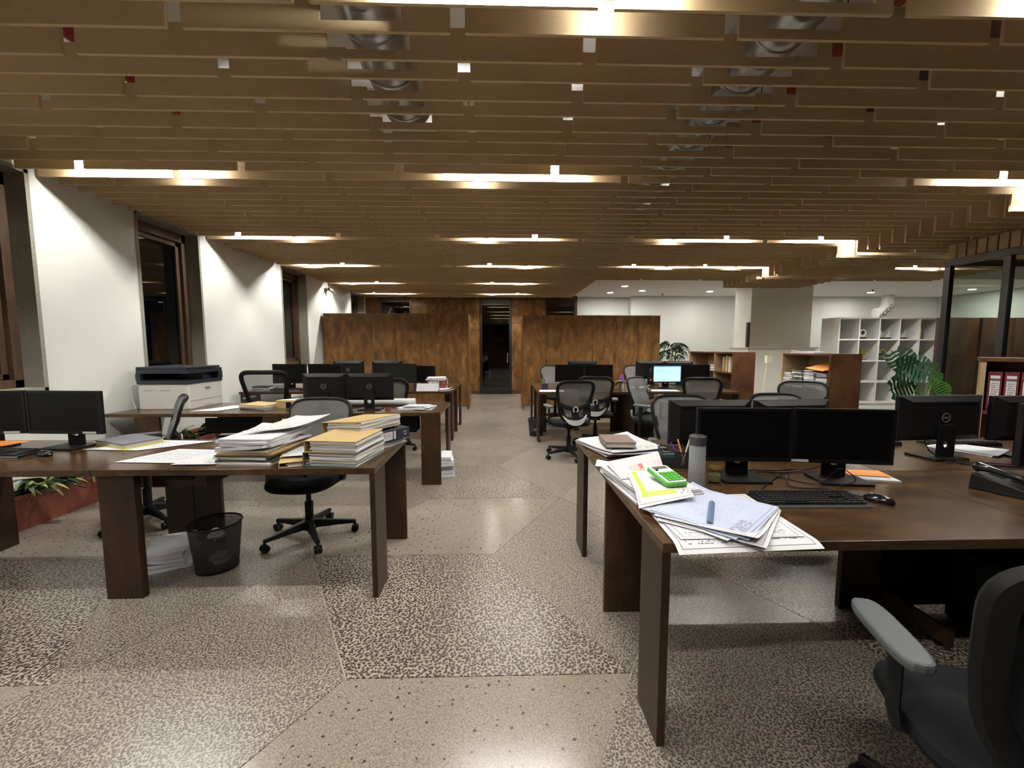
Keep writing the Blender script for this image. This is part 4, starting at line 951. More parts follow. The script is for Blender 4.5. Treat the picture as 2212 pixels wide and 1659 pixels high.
sheet('envelope', 'orange envelope behind the right near monitor', 'envelope', [(1.78, 2.04), (1.97, 2.00), (2.00, 2.11), (1.83, 2.135)], 'orange', D + .012)
t = thing('booklet', 'pale patterned booklet under the orange envelope', 'book', (1.87, 2.02, D), R(-12)); MB().box(-.11, .11, -.055, .055, 0, .008).build('page_block', 'paper2', t); on(None, t, .22, .11, 'sheet_text', .0085, name='cover')
# telephone
ph = thing('telephone', 'black desk telephone at the right edge', 'telephone', (2.34, 1.80, D), R(20))
vs = [(-.09, -.11, 0), (.09, -.11, 0), (.09, .11, 0), (-.09, .11, 0), (-.085, -.105, .03), (.085, -.105, .03), (.085, .105, .075), (-.085, .105, .075)]
MB().add(vs, [(3, 2, 1, 0), (4, 5, 6, 7), (0, 1, 5, 4), (1, 2, 6, 5), (2, 3, 7, 6), (3, 0, 4, 7)]).build('base', 'black', ph, bevel=.006)
MB().tube([(-.055, -.10, .055), (-.055, -.095, .07), (-.055, -.04, .085), (-.055, .04, .10), (-.055, .09, .108), (-.055, .105, .095)], [.021, .024, .015, .015, .024, .021], 14).build('handset', 'blackgloss', ph, smooth=True)
for i in range(3):
    for j in range(4): MB().box(.0 + i * .024, .018 + i * .024, -.08 + j * .022, -.064 + j * .022, .032 + j * .0045, .042 + j * .0045).build('button', 'bezel', ph)
MB().box(.0, .07, .03, .075, .058, .074).build('display', 'lcd', ph)
coil = [(2.27 + .07 * math.sin(q / 40 * 2.6) + .006 * math.cos(q * .9), 1.70 - q * .0034, D + .014 + .006 * math.sin(q * .9)) for q in range(70)]
tag(MB().tube(coil, .0025, 6).build('handset_cord', 'black'), 'coiled black cord of the desk telephone', 'cord')
keyboard('keyboard behind the logo monitor on the right', (2.50, 2.76, D), R(186))
keyboard('keyboard behind the slotted monitor on the right', (1.45, 2.80, D), R(180))
keyboard('keyboard half hidden by the monitor at the right edge', (3.15, 2.74, D), R(178))
t, z = stack('paper_stack', 'white papers by the right edge beyond the telephone', 'papers', (3.02, 2.58, D), R(25), [(.24, .3, .006, P1, .004), (.23, .3, .005, P1, .004)], 'paper stacks on desks')
# ---- left front desk
sheet('paper_sheet', 'printed text sheet lying flat at the desk front edge', 'papers', [(-2.235, 2.42), (-1.84, 2.39), (-1.75, 2.69), (-2.10, 2.73)], 'sheet_text', D + .002, group='loose sheets on the left desk')
sheet('paper_sheet', 'folded white sheet touching the green folder pile', 'papers', [(-1.86, 2.345), (-1.62, 2.345), (-1.60, 2.62), (-1.78, 2.66)], 'sheet_plan', D + .006, group='loose sheets on the left desk')
sheet('paper_sheet', 'pale green sheet beside the blue notebook', 'papers', [(-2.72, 2.73), (-2.34, 2.70), (-2.02, 2.96), (-2.42, 2.995)], 'sheet_text', D + .002, group='loose sheets on the left desk')
t = thing('notebook', 'blue grey notebook on a yellow folder, left desk', 'book', (-2.56, 2.90, D), R(-24))
MB().box(-.19, .19, -.12, .12, 0, .008).build('folder', plain('yellow_card', (.62, .58, .10), .6), t)
MB().box(-.17, .17, -.11, .11, .0085, .030).build('page_block', 'paper2', t)
MB().box(-.175, .175, -.115, .115, .0305, .036).build('cover', plain('slate_cover', (.11, .11, .14), .5), t, bevel=.001)
keyboard('black keyboard at the left edge of the frame', (-3.12, 2.62, D), R(-4))
sheet('folder', 'orange folder lying over the left keyboard', 'folder', [(-3.55, 2.66, .03), (-3.18, 2.70, .03), (-3.13, 2.82, .035), (-3.5, 2.86, .03)], 'orange', D + .006)
t, z = stack('file_stack', 'pile of green folders topped with curling white papers', 'papers', (-1.455, 2.575, D), R(-6), [(.36, .46, .012, P1, .01), (.33, .45, .010, 'greencard', .005), (.32, .44, .012, P2, .01), (.33, .45, .007, 'greencard', .005), (.32, .44, .012, 'buff', .005), (.31, .43, .010, P2, .01), (.31, .43, .014, P1, .015), (.30, .44, .016, P3, .02), (.31, .44, .014, P1, .03), (.30, .42, .008, P1, .04)], 'file piles on the left desk', .012, 5)
sheet('paper_sheet', 'curled drawing on top of the green folder pile', 'papers', [(-1.55, 2.50, .0), (-1.27, 2.56, .012), (-1.16, 2.84, .05), (-1.42, 2.90, .03)], 'sheet_plan', D + z + .004, curl=.03)
def box_file(lab, loc, rz, w, l, h, cover, tilt=0, layers=6, group='box files'):
    """manila or card box file bulging with paper; spine on -x"""
    t = thing('box_file', lab, 'file', loc, rz, group)
    if tilt: t.rotation_euler = (0, R(tilt), rz)
    MB().box(-w / 2, w / 2, -l / 2, l / 2, 0, .004).build('lower_cover', cover, t, bevel=.001)
    MB().box(-w / 2 - .004, -w / 2, -l / 2, l / 2, 0, h).build('spine', cover, t, bevel=.001)
    MB().box(-w / 2, w / 2, -l / 2, l / 2, h - .004, h).build('upper_cover', cover, t, bevel=.001)
    z = .0045; rg = random.Random(int(w * 1000 + h * 7000)); th = (h - .010) / layers
    for k in range(layers):
        o = sheaf_mb(w - .035, l - .014, th * .96, 0, k + int(h * 1000)).build('paper_sheaf', (P1, P3, P2, P1, P2)[k % 5], t)
        o.location = (.014 + rg.uniform(-.006, .012), rg.uniform(-.007, .007), z - .0002); o.rotation_euler = (0, 0, R(rg.uniform(-1.5, 1.5))); z += th
    MB().tube([(-w / 2 + .02 + .014 * math.cos(a), -l / 4, h * .5 + (h * .4) * math.sin(a)) for a in [2 * PI * i / 14 for i in range(14)]], .0018, 5, True).build('ring_clip', 'steel', t)
    return t
box_file('manila file lying open between the two tall piles', (-1.155, 2.50, D), R(24), .30, .36, .03, 'manila', 0, 3)
sheet('paper_sheet', 'printed form on the open manila file', 'papers', [(-1.26, 2.36, .008), (-1.06, 2.40, .012), (-1.10, 2.68, .006), (-1.28, 2.64)], 'sheet_text', D + .034)
box_file('grey green box file at the desk corner, bottom of its pile', (-.925, 2.475, D), R(-9), .31, .37, .078, 'greyfile', 0, 8)
box_file('manila box file on top of the grey green one', (-.925, 2.48, D + .080), R(-7), .30, .37, .066, 'manila', 0, 6)
t, z = stack('paper_stack', 'papers under the dark blue binder', 'papers', (-.86, 2.84, D), R(-24), [(.26, .32, .010, P1, .01), (.25, .32, .012, P3, .01), (.26, .31, .010, P1, .02)], 'paper stacks on desks', .006, 3)
def binder(lab, loc, rz, col, lab_mat='label', flat=True, group='lever arch binders', rx=0):
    t = thing('binder', lab, 'binder', loc, rz, group)
    w, l, h = .285, .32, .07
    # flat: spine faces -y
    MB().box(-l / 2, l / 2, -w / 2, w / 2, 0, .003).box(-l / 2, l / 2, -w / 2, w / 2, h - .003, h).box(-l / 2, l / 2, -w / 2 - .003, -w / 2, 0, h).build('cover', col, t, bevel=.001)
    MB().box(-l / 2 + .008, l / 2 - .012, -w / 2 + .02, w / 2 - .01, .0035, h - .006).build('page_block', 'paper', t)
    MB().grid(lambda u, v: (-l * .40 + v * l * .5, -w / 2 - .0036, .008 + (1 - u) * (h - .016)), 1, 1).build('spine_label', lab_mat, t)
    MB().tube([(l * .36 + .012 * math.cos(a), -w / 2 - .004, h / 2 + .012 * math.sin(a)) for a in [2 * PI * i / 16 for i in range(16)]], .0025, 6, True).build('finger_ring', 'steel', t)
    if not flat: t.rotation_euler = (0, R(-90), rz)
    return t
zz = D + z + .002
binder('dark blue binder under the tilted manila file', (-.85, 2.84, zz), R(58), 'binderblue')
box_file('big manila file tilted on the dark blue binder', (-.93, 2.80, zz + .074), R(-28), .33, .37, .075, 'manila', -5, 6)
# ---- left floor things
t, z = stack('paper_stack', 'slumped paper stack on the floor behind the desk leg', 'papers', (-2.20, 2.74, 0), R(24), [(.24, .32, .02, P1, .02), (.23, .31, .022, P3, .02), (.24, .31, .02, P1, .02), (.23, .31, .024, P3, .03), (.23, .30, .018, P1, .03)], 'paper stacks on the floor', .02, 6)
t, z = stack('paper_stack', 'white paper stack on the aisle floor by the desk leg', 'papers', (-.66, 4.62, 0), R(8), [(.24, .32, .03, P1, .01), (.23, .31, .035, P1, .02), (.24, .31, .03, P3, .02), (.23, .31, .035, P1, .03), (.22, .30, .03, P1, .04), (.23, .30, .03, P1, .05)], 'paper stacks on the floor', .022, 6)
def bin_(lab, loc, r0, r1, h):
    t = thing('waste_bin', lab, 'bin', loc, 0, 'wire mesh waste bins')
    MB().add(*(lambda n: ([((r0 + (r1 - r0) * z) * math.cos(2 * PI * i / n), (r0 + (r1 - r0) * z) * math.sin(2 * PI * i / n), .01 + (h - .01) * z) for z in (0, 1) for i in range(n)], [(i, (i + 1) % n, n + (i + 1) % n, n + i) for i in range(n)]))(32)).build('mesh_wall', mesh_fabric('bin_mesh', (.010, .010, .011), .22) if 'bin_mesh' not in bpy.data.materials else bpy.data.materials['bin_mesh'], t, smooth=True)
    MB().lathe([(0, .002), (r0 + .002, .002), (r0 + .002, .02), (r0 - .004, .02), (r0 - .006, .008), (0, .008)], 28).build('base', 'black', t, smooth=True)
    MB().tube([(r1 * math.cos(a), r1 * math.sin(a), h) for a in [2 * PI * i / 32 for i in range(32)]], .006, 8, True).build('rim', 'black', t, smooth=True)
    return t
bin_('wire mesh waste bin under the left front desk', (-1.84, 2.64, 0), .118, .148, .30)
bin_('wire mesh waste bin at the aisle end of the right rear desk', (.565, 6.64, 0), .105, .13, .27)
def crumple(name, lab, loc, r, mat, sd):
    rg = random.Random(sd); mb = MB(); n, m = 10, 7; vs = []
    for j in range(m):
        for i in range(n):
            th, ph_ = 2 * PI * i / n, PI * (j + .5) / m; q = r * rg.uniform(.7, 1.15); vs.append((q * math.sin(ph_) * math.cos(th), q * math.sin(ph_) * math.sin(th), r * .75 + q * .7 * math.cos(ph_)))
    fs = [(j * n + i, j * n + (i + 1) % n, (j + 1) * n + (i + 1) % n, (j + 1) * n + i)[::-1] for j in range(m - 1) for i in range(n)] + [tuple(range(n)), tuple(range((m - 1) * n, m * n))[::-1]]
    o = mb.add(vs, fs).build(name, mat); o.location = loc; return tag(o, lab, 'paper')
crumple('crumpled_paper', 'crumpled cream paper inside the near waste bin', (-1.79, 2.60, .04), .06, 'paper2', 3)
crumple('crumpled_paper', 'crumpled white sheet near the rim of the near bin', (-1.88, 2.70, .15), .055, 'paper', 5)
crumple('crumpled_paper', 'crumpled paper inside the far waste bin', (.57, 6.64, .04), .05, 'paper', 9)
# ---- planters with variegated leaves
def strap_leaf(L_, w, droop, n=7):
    mb = MB(); vs = []
    for i in range(n):
        s = i / (n - 1); ww = w * math.sin(PI * (.12 + .86 * s)) ** .8 * (1 - .2 * s); x = L_ * s * (.5 + .5 * s * droop); z = L_ * (s * (1 - .15 * s) - droop * .75 * s * s)
        vs += [(x, -ww, z + .004), (x, 0, z - .004), (x, ww, z + .004)]
    fs = []
    for i in range(n - 1):
        a = i * 3; fs += [(a, a + 1, a + 4, a + 3), (a + 1, a + 2, a + 5, a + 4)]
    return mb.add(vs, fs)
LEAVES = []
for k, (l_, w_, d_) in enumerate(((.34, .022, .5), (.28, .020, .9), (.38, .024, .7), (.24, .018, 1.2))):
    for mt in ('leafv', 'leaf', 'leafy'):
        me = strap_leaf(l_, w_, d_).mesh('leaf', True); me.materials.append(M[mt]); LEAVES.append(me)
def planter(lab, x0, x1, y0, y1, h, nleaf, sd):
    cx, cy = (x0 + x1) / 2, (y0 + y1) / 2; t = thing('planter', lab, 'planter', (cx, cy, 0), 0, 'long terracotta planters')
    a, b = (x1 - x0) / 2, (y1 - y0) / 2; w = .02
    MB().box(-a, a, -b, b, 0, .02).box(-a, -a + w, -b, b, .02, h).box(a - w, a, -b, b, .02, h).box(-a + w, a - w, -b, -b + w, .02, h).box(-a + w, a - w, b - w, b, .02, h).box(-a - .008, -a, -b, b, h - .03, h).box(a, a + .008, -b, b, h - .03, h).build('trough', 'terra', t)
    MB().box(-a + w, a - w, -b + w, b - w, .02, h - .04).build('soil', 'soil', t)
    rg = random.Random(sd)
    for k in range(nleaf):
        o = mesh_obj('leaf', rg.choice(LEAVES), t, (rg.uniform(-a * .3, a * .6), rg.uniform(-b * .85, b * .85), h - .05), rg.uniform(-1.7, 1.7)); s = rg.uniform(.75, 1.25); o.scale = (s, s, s)
planter('terracotta planter of variegated leaves under the left window', -3.97, -3.72, 3.10, 4.05, .27, 70, 4)
planter('terracotta planter of variegated leaves under the printer desk', -3.97, -3.55, 4.42, 6.1, .36, 110, 8)
# low things under the printer desk
t = thing('low_stand', 'grey low stand under the printer desk', 'stand', (-2.75, 4.62, 0))
MB().box(-.33, .33, -.16, .16, .42, .45).box(-.33, -.31, -.16, .16, 0, .42).box(.31, .33, -.16, .16, 0, .42).build('body', 'grey', t)
tag(MB().box(-3.06, -2.68, 4.50, 4.72, .452, .475).build('laptop_case', 'blackgloss', bevel=.006), 'flat black case on the low grey stand', 'case')
tag(MB().box(-2.98, -2.78, 4.73, 4.78, .452, .53).build('folder', 'maroon', bevel=.004), 'dark red folder behind the flat black case', 'folder')
# ---- printer
pr = thing('printer', 'white and navy multifunction printer on the wall-side desk', 'printer', (-3.605, 4.79, D))
MB().rbox(-.262, .275, -.275, .265, 0, .27, .02).build('lower_body', 'offwhite', pr, bevel=.006)
MB().rbox(-.27, .28, -.28, .27, .272, .31, .015).box(-.27, -.22, -.28, .27, .31, .385).box(.20, .28, .2, .27, .31, .385).box(-.22, .2, .05, .27, .31, .385).rbox(-.27, .28, -.28, .27, .385, .43, .015).build('upper_body', 'navy', pr)
MB().rbox(-.272, .255, -.27, .27, .4305, .455, .01).build('scanner_lid', 'navy', pr, bevel=.004)
MB().box(.20, .285, -.26, .15, .431, .445).build('control_panel', 'black', pr, bevel=.003)
MB().box(-.20, .19, -.26, .04, .311, .318).build('output_tray', 'black', pr)
MB().rbox(-.19, -.10, -.2785, -.2755, .205, .235, .001).rbox(-.02, .07, -.2785, -.2755, .205, .235, .001).build('recessed_grip', 'lightgrey', pr)
MB().box(.2752, .2775, -.26, .25, .088, .092).build('drawer_gap', 'grey', pr); MB().box(.2755, .28, -.04, .10, .02, .05).build('drawer_grip', 'lightgrey', pr)
MB().box(.2755, .279, -.03, .05, .20, .222).build('badge', 'grey', pr)
cable('white power cord at the printer side', [(-3.86, 4.50, D + .27), (-3.90, 4.49, D + .26), (-3.91, 4.49, D + .15), (-3.88, 4.50, D + .004)], .004, 'lightgrey')
tag(MB().rbox(-3.995, -3.955, 5.45, 5.55, .92, 1.0, .006).cyl((-3.955, 5.50, .95), (-3.90, 5.52, .94), .012, n=10).build('power_socket', 'lightgrey'), 'white power socket on the wall right of the printer', 'socket')
# ---- left middle desk
sheet('paper_sheet', 'white sheet lying before the printer', 'papers', [(-3.22, 4.36), (-2.96, 4.38), (-2.80, 4.80), (-3.05, 4.80)], 'paper', D + .002)
t, z = stack('file_stack', 'manila folder pile right of the printer', 'papers', (-2.62, 4.60, D), R(-14), [(.34, .26, .008, P3, .005), (.33, .25, .009, P1, .005), (.34, .25, .012, P2, .005), (.345, .26, .012, 'manila', .005)], 'paper stacks on desks')
t = thing('carton', 'small tan carton with a black mark beside the folder pile', 'box', (-2.33, 4.62, D), R(-8)); MB().box(-.12, .12, -.06, .06, 0, .085).build('body', 'manila', t, bevel=.002); MB().box(.0, .06, -.0615, -.06, .004, .07).build('black_mark', 'black', t)
sheet('paper_sheet', 'white sheet on top of the tan carton', 'papers', [(-2.42, 4.57), (-2.26, 4.58), (-2.25, 4.68, .01), (-2.40, 4.68)], 'paper', D + .087)
t = thing('drawing_roll', 'white rolled drawing lying behind the monitor stand', 'drawing', (-1.40, 4.72, D)); MB().cyl((-.42, -.02, .042), (.42, .05, .042), .04, n=24, caps=False).cyl((-.42, -.02, .042), (.42, .05, .042), .034, n=24, caps=False).build('roll', 'paper', t, smooth=True)
t, z = stack('paper_stack', 'white papers on the desk corner by the aisle', 'papers', (-.91, 4.56, D), R(-12), [(.36, .30, .005, P1, .01), (.34, .28, .005, P1, .02), (.30, .24, .005, P3, .02), (.26, .22, .006, P1, .03), (.22, .2, .004, 'sheet_text', .02)], 'paper stacks on desks', .03, 12)
tag(MB().lathe([(.012, 0), (.03, 0), (.03, .02), (.012, .02)], 20, closed=True, c= (-1.20, 4.42, D)).build('tape_roll', plain('dark_red_tape', (.2, .03, .02), .4), smooth=True), 'dark red tape roll near the ring monitor stand', 'tape')
keyboard('keyboard behind the monitors on the middle left desk', (-1.55, 4.90, D), R(180))
tag(MB().box(-2.205, -2.14, 4.205, 4.2205, .62, .70).build('sticky_note', plain('yellow_note', (.7, .66, .2), .6)), 'yellow sticky note on the middle left desk leg', 'note')
# ---- left rear desk
b_ = binder('brick red binder, lower of the stacked pair', (-1.02, 6.66, D), R(0), 'maroon2'); binder('brick red binder, upper of the stacked pair', (-1.01, 6.67, D + .072), R(3), 'maroon2')
t, z = stack('paper_stack', 'white papers on the stacked red binders', 'papers', (-1.02, 6.68, D + .143), R(10), [(.30, .30, .012, P1, .02), (.29, .30, .014, P3, .03), (.28, .28, .012, P1, .05)], 'paper stacks on desks', .02, 10)
t = thing('tent_card', 'folded white card standing at the rear desk edge', 'papers', (-1.12, 6.40, D), R(-4)); MB().add([(-.17, -.05, 0), (.17, -.05, 0), (.17, .0, .11), (-.17, .0, .11), (.17, .05, 0), (-.17, .05, 0)], [(0, 1, 2, 3), (3, 2, 4, 5)]).build('card', 'paper', t)
t, z = stack('paper_stack', 'loose papers between the folded card and the aisle', 'papers', (-.90, 6.45, D), R(30), [(.22, .28, .008, P3, .01), (.21, .28, .008, P1, .02), (.2, .27, .006, P3, .03)], 'paper stacks on desks')
t = thing('pen_cup', 'dark pen cup left of the red binders', 'cup', (-1.34, 6.55, D)); MB().lathe([(0, 0), (.035, 0), (.038, .11), (.034, .11), (.031, .006), (0, .006)], 20).build('cup', 'binderblue', t, smooth=True)
t, z = stack('book_stack', 'books stacked at the wall end of the rear desk', 'books', (-3.66, 6.50, D), R(6), [(.30, .22, .022, 'lightgrey', 0), (.28, .21, .02, 'paper', 0), (.22, .2, .018, 'binderblue', 0)], 'paper stacks on desks')
t, z = stack('paper_stack', 'papers under the left rear screens', 'papers', (-2.78, 6.46, D), R(-6), [(.32, .26, .012, P1, .01), (.30, .25, .012, P3, .02), (.3, .25, .01, P1, .02)], 'paper stacks on desks')
keyboard('keyboard on the left rear desk by the wall', (-3.30, 6.48, D), R(0))
mouse('mouse beside the dark pen cup', (-1.48, 6.42, D), 0)
# ---- right rear desk
sheet('paper_sheet', 'white sheets at the aisle corner of the rear desk', 'papers', [(.57, 6.15), (.95, 6.14), (.96, 6.42), (.60, 6.44)], 'sheet_text', D + .003)
t = thing('pen_cup', 'dark pen cup at the aisle end of the right rear desk', 'cup', (.70, 6.62, D)); MB().box(-.05, .05, -.04, .04, 0, .09).build('holder', 'binderblue', t)
for k, (x, mt, lab) in enumerate(((-.03, 'calcgreen', 'green pen in the far pen cup'), (.0, 'black', 'black pen in the far pen cup'), (.03, 'lightgrey', 'grey pen in the far pen cup'))): tag(MB().cyl((.70 + x, 6.62, D + .092), (.70 + x * 1.8, 6.62, D + .16), .006, n=8).build('pen', mt), lab, 'pen')
keyboard('keyboard at the aisle end of the right rear desk', (1.18, 6.42, D), R(0))
vp = thing('potted_pothos', 'pale green pothos cutting in a glass vase', 'plant', (1.80, 6.50, D))
MB().lathe([(0, .001), (.04, .001), (.048, .03), (.04, .085), (.037, .085), (.044, .03), (.036, .005), (0, .005)], 20).build('vase', 'gclear', vp, smooth=True)
rg = random.Random(3)
for k in range(16):
    o = mesh_obj('leaf', LEAVES[2 + 3 * (k % 4)], vp, (0, 0, .06), k * 1.3); s = rg.uniform(.5, .72); o.scale = (s, s * 2.4, s * .85)
fl = thing('flask', 'purple steel flask behind the pothos', 'bottle', (1.93, 6.60, D))
MB().lathe([(0, 0), (.036, 0), (.038, .01), (.038, .09), (0, .09)], 24).build('base', 'lightgrey', fl, smooth=True)
MB().lathe([(0, .091), (.038, .091), (.038, .16), (.028, .19), (.022, .20), (.022, .225), (0, .228)], 24).build('body', 'purple', fl, smooth=True)
sheet('paper_sheet', 'white sheet in front of the lit monitor', 'papers', [(2.28, 6.20), (2.70, 6.18), (2.72, 6.42), (2.34, 6.44)], 'paper', D + .003)
t, z = stack('paper_stack', 'white papers between flask and lit monitor', 'papers', (2.22, 6.62, D), R(15), [(.26, .2, .01, P1, .02), (.24, .2, .012, P1, .04)], 'paper stacks on desks')
keyboard('keyboard under the lit monitor', (2.86, 6.45, D), R(0))
tag(MB().lathe([(0, 0), (.03, 0), (.034, .07), (0, .07)], 16, (2.12, 6.42, D)).build('mug', 'black', smooth=True), 'black mug near the purple flask', 'mug')

# ================================================================== BOOKCASES, CUBE SHELF, PLANTS
def bookcase_side(lab, x0, x1, y0, y1, h, shelves, divs):
    """open towards the aisle (-x); its panelled end faces the camera"""
    cx, cy = (x0 + x1) / 2, (y0 + y1) / 2; t = thing('bookcase', lab, 'bookcase', (cx, cy, 0), 0, 'low timber bookcases'); a, b, w = (x1 - x0) / 2, (y1 - y0) / 2, .025
    MB().box(-a, a, -b, -b + w, 0, h).build('end_panel', 'cab2', t, bevel=.002); MB().box(-a, a, b - w, b, 0, h).build('end_panel', 'ply', t)
    MB().box(-a, a, -b + w, b - w, h - w, h).build('top_board', 'cab2', t); MB().box(a - .012, a, -b + w, b - w, .02, h - w).build('back_panel', 'ply', t)
    for z in shelves: MB().box(-a + .004, a - .012, -b + w, b - w, z - .02, z).build('shelf', 'cab2', t)
    for y in divs: MB().box(-a + .004, a - .012, y - cy - .01, y - cy + .01, shelves[0], h - w).build('divider', 'ply', t)
    return t
bookcase_side('low bookcase holding tan magazine files', 3.95, 4.34, 7.0, 8.65, 1.335, [.06, .62, .98], [7.62])
for k in range(4):
    tag(MB().box(4.02, 4.28, 7.10 + k * .10, 7.16 + k * .10, .982, 1.27 - .02 * (k % 2)).build('magazine_file', ('manila', 'paper2', 'manila', 'ply')[k], bevel=.002), ['tan magazine file nearest the bookcase end', 'cream magazine file, second from the bookcase end', 'tan magazine file, third from the bookcase end', 'pale wood coloured file, fourth from the bookcase end'][k], 'file', 'magazine files in the bookcase')
stack('paper_stack', 'paper stack in the near bay of the tan-file bookcase', 'papers', (4.10, 7.06, .622), R(0), [(.24, .04, .05, P1, 0), (.24, .04, .05, P3, 0)], 'papers in bookcases', .004, 1)
stack('paper_stack', 'purple and white papers in the far bookcase bay', 'papers', (4.12, 7.78, .982), R(0), [(.26, .26, .03, P3, .01), (.25, .25, .03, P1, .01), (.24, .24, .03, P3, .02)], 'papers in bookcases', .01, 3)
bookcase_side('low bookcase stuffed with papers and an orange envelope', 4.60, 5.05, 5.70, 6.72, 1.325, [.06, .80], [])
rg = random.Random(21)
for k, (yy, n) in enumerate(((5.87, 9), (6.12, 11), (6.37, 10), (6.60, 9))):
    stack('paper_stack', ['messy paper pile nearest the bookcase end panel', 'tallest messy paper pile inside the bookcase', 'third messy paper pile from the bookcase end panel', 'messy paper pile at the far side of the bookcase'][k], 'papers', (4.785, yy, .802), R(rg.uniform(-3, 3)), [(.32, .21, rg.uniform(.016, .026), rg.choice((P1, P3, P2, 'greyfile')), .02) for _ in range(n)], 'papers in bookcases', .012, 3)
sheet('envelope', 'orange envelope jutting from the bookcase papers', 'envelope', [(4.54, 5.76, .0), (4.54, 6.10, .03), (4.86, 6.12, .10), (4.86, 5.78, .08)], 'orange', 1.08)
for k in range(5):
    tag(MB().box(4.63, 4.93, 5.76 + k * .16, 5.90 + k * .16, .062, .40 - .02 * (k % 2)).build('box_file', 'maroon2' if k % 2 else 'terra', bevel=.003), 'reddish box file on the lower bookcase shelf, number %s from the near end' % ('one', 'two', 'three', 'four', 'five')[k], 'file', 'reddish box files')
stack('paper_stack', 'white papers on top of the paper-filled bookcase', 'papers', (4.80, 6.35, 1.326), R(8), [(.3, .42, .012, P1, .01), (.28, .4, .010, P1, .02)], 'papers in bookcases')
# binder bookcase at the right edge, set at an angle
BR = R(-48); BO = Vector((3.92, 3.30, 0))
def bpos(x, y): return (BO.x + x * math.cos(BR) - y * math.sin(BR), BO.y + x * math.sin(BR) + y * math.cos(BR))
h, w, bw, bd = 1.335, .03, .95, .38
t = thing('bookcase', 'bookcase of maroon binders at the right edge', 'bookcase', (BO.x, BO.y, 0), BR, 'low timber bookcases')
MB().box(0, w, 0, bd, 0, h - w).build('end_panel', 'ply', t); MB().box(bw - w, bw, 0, bd, 0, h - w).build('end_panel', 'ply', t); MB().box(-.015, bw + .015, -.01, bd, h - w, h).build('top_board', 'cab2', t, bevel=.002); MB().box(w, bw - w, bd - .012, bd, .02, h - w).build('back_panel', 'ply', t)
for z in (.06, .46, .90): MB().box(w, bw - w, .01, bd - .012, z - .025, z).build('shelf', 'cab2', t)
def binder_up(lab, x, y, z, col):
    t = thing('binder', lab, 'binder', bpos(x, y) + (z,), BR, 'maroon binders in the bookcase'); hw, dp, hh = .038, .28, .32
    MB().box(-hw, hw, 0, .004, 0, hh).box(-hw, -hw + .003, .004, dp, 0, hh).box(hw - .003, hw, .004, dp, 0, hh).build('cover', col, t, bevel=.001)
    MB().box(-hw + .006, hw - .006, .02, dp - .01, .004, hh - .006).build('page_block', 'paper', t)
    MB().grid(lambda u, v: (-hw + .012 + u * (2 * hw - .024), -.0012, .05 + v * .24), 1, 1).build('spine_label', 'label', t)
for k in range(10): binder_up('maroon binder with white spine label, %s from the left' % ('first', 'second', 'third', 'fourth', 'fifth', 'sixth', 'seventh', 'eighth', 'ninth', 'tenth')[k], .085 + k * .086, .03, .902, 'maroon')
# white cube shelf
SX, SYY, SW, SD, SHH = 7.40, 9.0, 2.30, .5, 2.07
t = thing('cube_shelf', 'tall white cube shelf filled with trophies', 'shelf', (SX + SW / 2, SYY + SD / 2, 0)); w = .03; cell = (SW - w) / 5; rh = .468
MB().box(-SW / 2, -SW / 2 + w, -SD / 2, SD / 2, 0, SHH).build('side_panel', 'white', t); MB().box(SW / 2 - w, SW / 2, -SD / 2, SD / 2, 0, SHH).build('side_panel', 'white', t)
MB().box(-SW / 2 + w, SW / 2 - w, SD / 2 - .01, SD / 2, 0, SHH).build('back_panel', 'white', t)
for k in range(5): MB().box(-SW / 2 + w, SW / 2 - w, -SD / 2, SD / 2 - .01, SHH - w - k * rh, SHH - k * rh).build('shelf_board', 'white', t)
MB().box(-SW / 2 + w, SW / 2 - w, -SD / 2 + .02, SD / 2 - .01, 0, SHH - w - 4 * rh).build('plinth', 'white', t)
for i in range(1, 5):
    for k in range(4): MB().box(-SW / 2 + i * cell, -SW / 2 + i * cell + w, -SD / 2 + .002, SD / 2 - .01, SHH - (k + 1) * rh, SHH - w - k * rh).build('divider', 'white', t)
def cellpos(c, r, dx=0): return (SX + w + (c + .42) * cell + dx, SYY + .16, SHH - (r + 1) * rh + .001)
def plaque(lab, p, wd, hh, col, inner):
    t = thing('plaque', lab, 'plaque', p); rx = R(-8); MB().box(-wd / 2, wd / 2, 0, .018, 0, hh, Matrix.Rotation(rx, 4, 'X')).build('board', col, t, bevel=.002); MB().box(-wd / 2 + .02, wd / 2 - .02, -.003, 0, .02, hh - .02, Matrix.Rotation(rx, 4, 'X')).build('plate', inner, t); MB().box(-wd / 3, wd / 3, .02, .05, 0, .01).build('foot', col, t)
